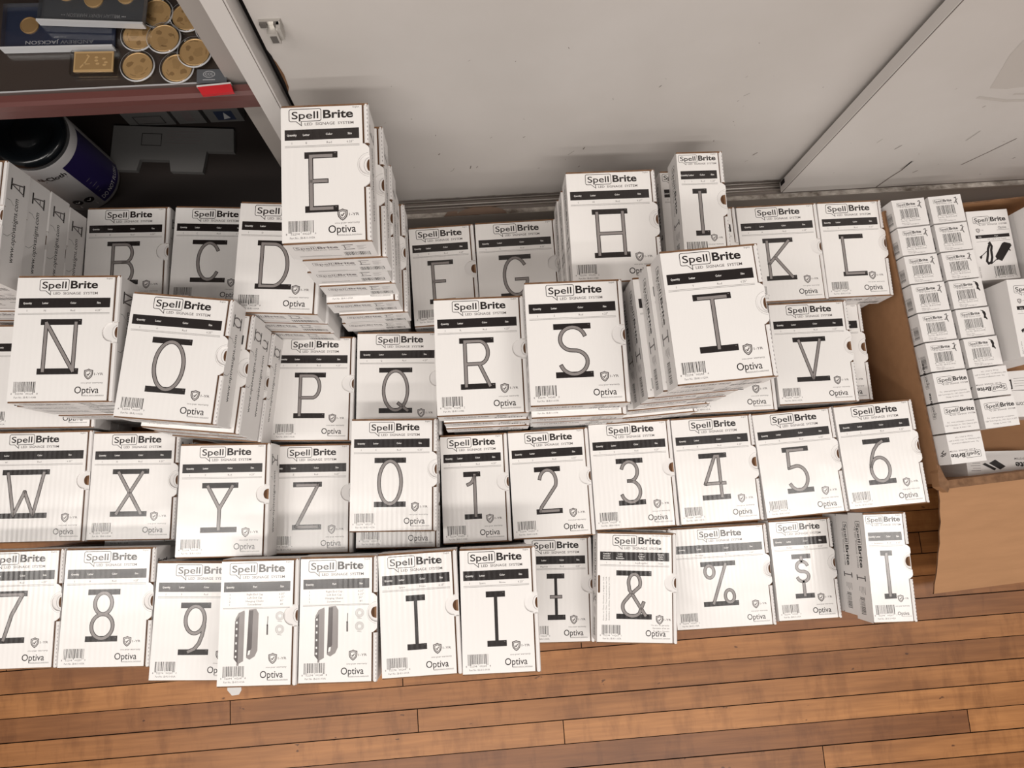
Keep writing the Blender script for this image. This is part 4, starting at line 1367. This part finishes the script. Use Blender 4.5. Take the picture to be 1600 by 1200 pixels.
def small_box_mesh(style, h):
    w_, d_ = SMALL_W, SMALL_D
    mb = MB()
    mb.box(-w_ / 2, -d_ / 2, 0, w_ / 2, d_ / 2, h, 'side')
    flip = style == 'address_down'
    pl = Plane((0, 0, h), (-1, 0, 0), (0, -1, 0)) if flip else Plane((0, 0, h), (1, 0, 0), (0, 1, 0))
    ink, grey = 'side_ink', 'side_grey'
    if style in ('cable', 'black_cable'):
        logo(mb, pl, -w_ * .37, d_ * .38, .038, ink, grey, True, res=3)
        if style == 'cable':
            ribbon(mb, pl, [(w_ * .28, d_ * .38), (w_ * .34, d_ * .40), (w_ * .33, d_ * .24), (w_ * .36, d_ * .12)], .0014, ink)
            ribbon(mb, pl, [(w_ * .39, d_ * .34), (w_ * .33, d_ * .30), (w_ * .27, d_ * .19)], .0012, grey)
            ribbon(mb, pl, [(w_ * .24, d_ * .22), (w_ * .34, d_ * .20)], .0010, ink)
        else:
            poly(mb, pl, [(w_ * a, d_ * b) for a, b in ((.30, .40), (.36, .34), (.38, .25), (.36, .18), (.40, .06), (.37, .05), (.34, .10), (.29, .12), (.31, .22), (.28, .32))], ink, .00012)
            ribbon(mb, pl, [(w_ * .24, d_ * .41), (w_ * .31, d_ * .36)], .0014, ink)
        barcode(mb, pl, -w_ * .31, -d_ * .19, w_ * .24, d_ * .14, style + str(h), ink, .0014)
        text(mb, pl, '8   52294  00271   1', -w_ * .035, -d_ * .255, .0026, grey, 'C', width=w_ * .60, res=1)
        text(mb, pl, 'Part No. SB-XC0-000A' if style == 'cable' else 'Part No. SB-XC1-000A', -w_ * .32, -d_ * .325, .0028, grey, width=w_ * .58, res=1)
        text(mb, pl, 'Made in China', -w_ * .32, -d_ * .40, .0022, grey, width=w_ * .24, res=1)
        text(mb, pl, '\u00a9 2015 iLight Technologies, Inc.', -w_ * .32, -d_ * .455, .0022, grey, width=w_ * .52, res=1)
    else:
        logo(mb, pl, -w_ * .40 if not flip else -w_ * .38, d_ * .34, .058, ink, grey, True, res=4)
        text(mb, pl, 'Pat.  www.optivasigns.com/patents', 0, -d_ * .19, .0026, grey, 'C', width=w_ * .78, res=1)
        text(mb, pl, 'iLight Technologies, Inc., 118 S. Clinton St. #370', 0, -d_ * .29, .0026, grey, 'C', width=w_ * .92, res=1)
        text(mb, pl, 'Chicago, IL 60661  USA', 0, -d_ * .39, .0026, grey, 'C', width=w_ * .52, res=1)
    # left side: bar code near the top
    pl = Plane((-w_ / 2, d_ / 2, 0), (0, -1, 0), (0, 0, 1))
    if style in ('cable', 'black_cable'):
        barcode(mb, pl, d_ * .42, h - .024, d_ * .86, h - .008, 'side', ink, .0012)
        text(mb, pl, 'SB-XC0-000A', d_ * .40, h - .030, .0026, grey, width=d_ * .5, res=1)
    elif style == 'address':
        p2 = Plane((-w_ / 2, d_ * .12, h), (0, 1, 0), (0, 0, -1))
        logo(mb, p2, -d_ * .1, .028, .05, ink, grey, False, res=3)
    else:
        ribbon(mb, pl, [(d_ * .72, h - .026), (d_ * .66, h - .012), (d_ * .60, h - .024), (d_ * .52, h - .016)], .0018, ink)
        ribbon(mb, pl, [(d_ * .70, h - .030), (d_ * .60, h - .010)], .0014, ink)
    return mb


TOPS = (.213, .213, .215, .218, .22, .224, .226, .228, .228)
Y1 = (.4860, .4278, .3696, .3114, .2532, .1950, .1368, .0786, .0204)
COL1 = []
COL2 = []
for y_, zt in zip(Y1, TOPS):
    left = CX + (CY - y_) * math.tan(CYAW) + .0046
    COL1.append((left + SMALL_W / 2, y_ + .0185 - .0065 * (CY - y_), zt))
    if len(COL2) < 8:
        COL2.append((left + SMALL_W * 1.5 + .0085 + (.003 if len(COL2) > 5 else 0), y_ + .0215 - .0065 * (CY - y_), zt))
PLACE = ('first', 'second', 'third', 'fourth', 'fifth', 'sixth', 'seventh', 'eighth', 'ninth')
SMALL = {}
for cn, col_ in (('left', COL1), ('right', COL2)):
    for i, (x_, y_, zt) in enumerate(col_):
        style = 'cable' if i < 6 else 'address'
        if cn == 'right' and i in (3, 4, 5):
            style = 'black_cable'
        if (cn, i) in (('right', 6), ('left', 8)):
            style = 'address_down'
        h = zt - .0045
        kk = (style, round(h, 4))
        lab = {'cable': 'small white box with a bar code and cable picture', 'black_cable': 'small white bar code box with a black cable',
               'address': 'small white box with logo and address lines', 'address_down': 'small white box printed upside down'}[style]
        lab = '%s, %s from the back, %s column' % (lab, PLACE[i], cn)
        if kk not in SMALL:
            b_ = small_box_mesh(style, h).build('small_accessory_box')
            SMALL[kk] = b_
        else:
            b_ = SMALL[kk].copy()
            COL.objects.link(b_)
        b_.location = (x_, y_, .0045)
        b_.rotation_euler = (0, 0, CYAW)
        tag(b_, lab, 'box', 'small white accessory boxes in the brown carton')


def supply_box(label, x, y, z0, h, w_, d_, rz=CYAW, style='front'):
    mb = MB()
    mb.box(-w_ / 2, -d_ / 2, 0, w_ / 2, d_ / 2, h, 'side')
    ink, grey = 'side_ink', 'side_grey'
    pl = Plane((0, 0, h), (1, 0, 0), (0, 1, 0))
    V = lambda v: d_ / 2 - v * d_
    X = lambda u: -w_ / 2 + u * w_
    if style == 'front':
        logo(mb, pl, X(.13), V(.085), w_ * .80, ink, grey, True, res=4)
        shield(mb, pl, X(.205), V(.285), .0085, grey)
        text(mb, pl, '1-YR', X(.27), V(.29), .0022, grey, width=.006, res=1)
        text(mb, pl, 'Optiva', X(.90), V(.275), .0052, ink, 'R', width=.017, res=3)
        rect(mb, pl, X(.66), V(.295), X(.96), V(.291), grey)
        rect(mb, pl, X(.12), V(.40), X(.94), V(.352), ink)
        text(mb, pl, 'Qty.', X(.22), V(.387), .0030, 'pale', 'C', res=1, lift=.0002)
        text(mb, pl, 'Part', X(.62), V(.387), .0030, 'pale', 'C', res=1, lift=.0002)
        text(mb, pl, '1', X(.22), V(.43), .0028, grey, 'C', res=1)
        text(mb, pl, '12V 3.0A Power Supply', X(.62), V(.43), .0028, grey, 'C', width=w_ * .46, res=1)
        rect(mb, pl, X(.12), V(.449), X(.94), V(.445), grey)
        # adapter and coiled lead
        ad_ = [(.50, .67), (.72, .49), (.78, .475), (.92, .50), (.94, .53), (.68, .715), (.64, .745), (.56, .72), (.52, .71)]
        poly(mb, pl, [(X(u), V(v)) for u, v in ad_], ink, .00012)
        poly(mb, pl, [(X(u), V(v)) for u, v in ((.87, .575), (.90, .60), (.88, .61), (.84, .585))], ink, .00012)
        ribbon(mb, pl, [(X(u), V(v)) for u, v in ((.41, .50), (.36, .56), (.33, .64), (.28, .73), (.31, .765), (.38, .75), (.42, .68), (.43, .58), (.46, .52), (.43, .475), (.39, .49))], .0048, ink)
        ribbon(mb, pl, [(X(u), V(v)) for u, v in ((.37, .775), (.50, .72), (.56, .715))], .0016, ink)
        ribbon(mb, pl, [(X(u), V(v)) for u, v in ((.34, .58), (.17, .655))], .0014, ink)
        poly(mb, pl, [(X(u), V(v)) for u, v in ((.12, .66), (.18, .64), (.19, .665), (.15, .70), (.13, .68))], ink, .00012)
        barcode(mb, pl, X(.42), V(.945), X(.92), V(.81), label, ink, .0012)
        text(mb, pl, '8   52294  00275   7', X(.67), V(.975), .0026, grey, 'C', width=w_ * .54, res=1)
        p2 = Plane((X(.085), V(.965), h), (0, 1, 0), (-1, 0, 0))
        text(mb, p2, 'Made in China', 0, 0, .0026, grey, width=d_ * .16, res=1)
    elif style == 'flipped':
        p2 = Plane((0, 0, h), (-1, 0, 0), (0, -1, 0))
        logo(mb, p2, -w_ * .42, d_ * .25, w_ * .42, ink, grey, True, res=4)
        poly(mb, p2, [(w_ * a, d_ * b) for a, b in ((.10, .12), (.16, .25), (.27, -.02), (.20, -.16))], ink, .0001)
        poly(mb, p2, [(w_ * a, d_ * b) for a, b in ((.20, .20), (.22, .28), (.34, .02), (.31, -.04))], ink, .0001)
        for j in range(5):
            rect(mb, p2, w_ * .36, d_ * (.26 - .10 * j), w_ * (.46 - .02 * (j % 2)), d_ * (.275 - .10 * j), grey)
    elif style == 'flipped_url':
        p2 = Plane((0, 0, h), (-1, 0, 0), (0, -1, 0))
        text(mb, p2, 'www.optivasigns.com', w_ * .42, -d_ * .06, .0095, ink, 'R', width=w_ * .95, res=3)
    elif style == 'panel':
        ribbon(mb, pl, [(X(.02), V(.50)), (X(.10), V(.46)), (X(.10), V(.90)), (X(.02), V(.92))], .0028, ink)
        text(mb, pl, 'UL', X(.03), V(.78), .006, grey, res=2)
        for j in range(4):
            rect(mb, pl, X(.16), V(.40 + .13 * j), X(.60), V(.385 + .13 * j), grey)
    b_ = mb.build('power_supply_box')
    b_.location = (x, y, z0)
    b_.rotation_euler = (0, 0, rz)
    return tag(b_, label, 'box', 'power supply boxes in the brown carton')


PH = .0640
for j, nm in enumerate(('third', 'second', 'top')):
    lab = 'white power supply box with an adapter picture behind the small boxes, back stack' if j == 2 else 'white power supply box, %s layer of the stack with the full adapter picture' % nm
    supply_box(lab, 1.0335, .4330, .0045 + j * (PH + .0005), PH, .0850, .1440, R(1.0))
for j, nm in enumerate(('lowest', 'third', 'second', 'top')):
    lab = 'white power supply box in front of the full adapter picture, top of its tall stack' if j == 3 else 'white power supply box, %s from top of the front tall stack' % nm
    supply_box(lab, 1.0400 if j == 3 else 1.0440, .2680, .0045 + j * (PH + .0005), PH, .0850, .1480, R(.3))
for j, nm in enumerate(('lowest', 'third', 'second', 'top')):
    lab = 'white power supply box cut off at the right frame edge, top of its stack' if j == 3 else 'white power supply box, %s from top of the stack at the frame edge' % nm
    supply_box(lab, 1.1290, .4230, .0045 + j * (PH + .0005), PH, .0850, .1460, R(1.0), style='plain')
supply_box('grey-white box lying with a framed mark and text lines, below the tall stack', 1.1320, .1690, .0045, .100, .108, .040, R(.5), 'panel')
supply_box('grey-white box lying with upside-down web address, behind the last white box', 1.1370, .1200, .0045, .098, .104, .054, R(-1), 'flipped_url')
supply_box('grey-white box lying upside down with a dark adapter picture at the carton front', 1.0680, .0010, .0045, .098, .200, .050, R(-2.5), 'flipped')
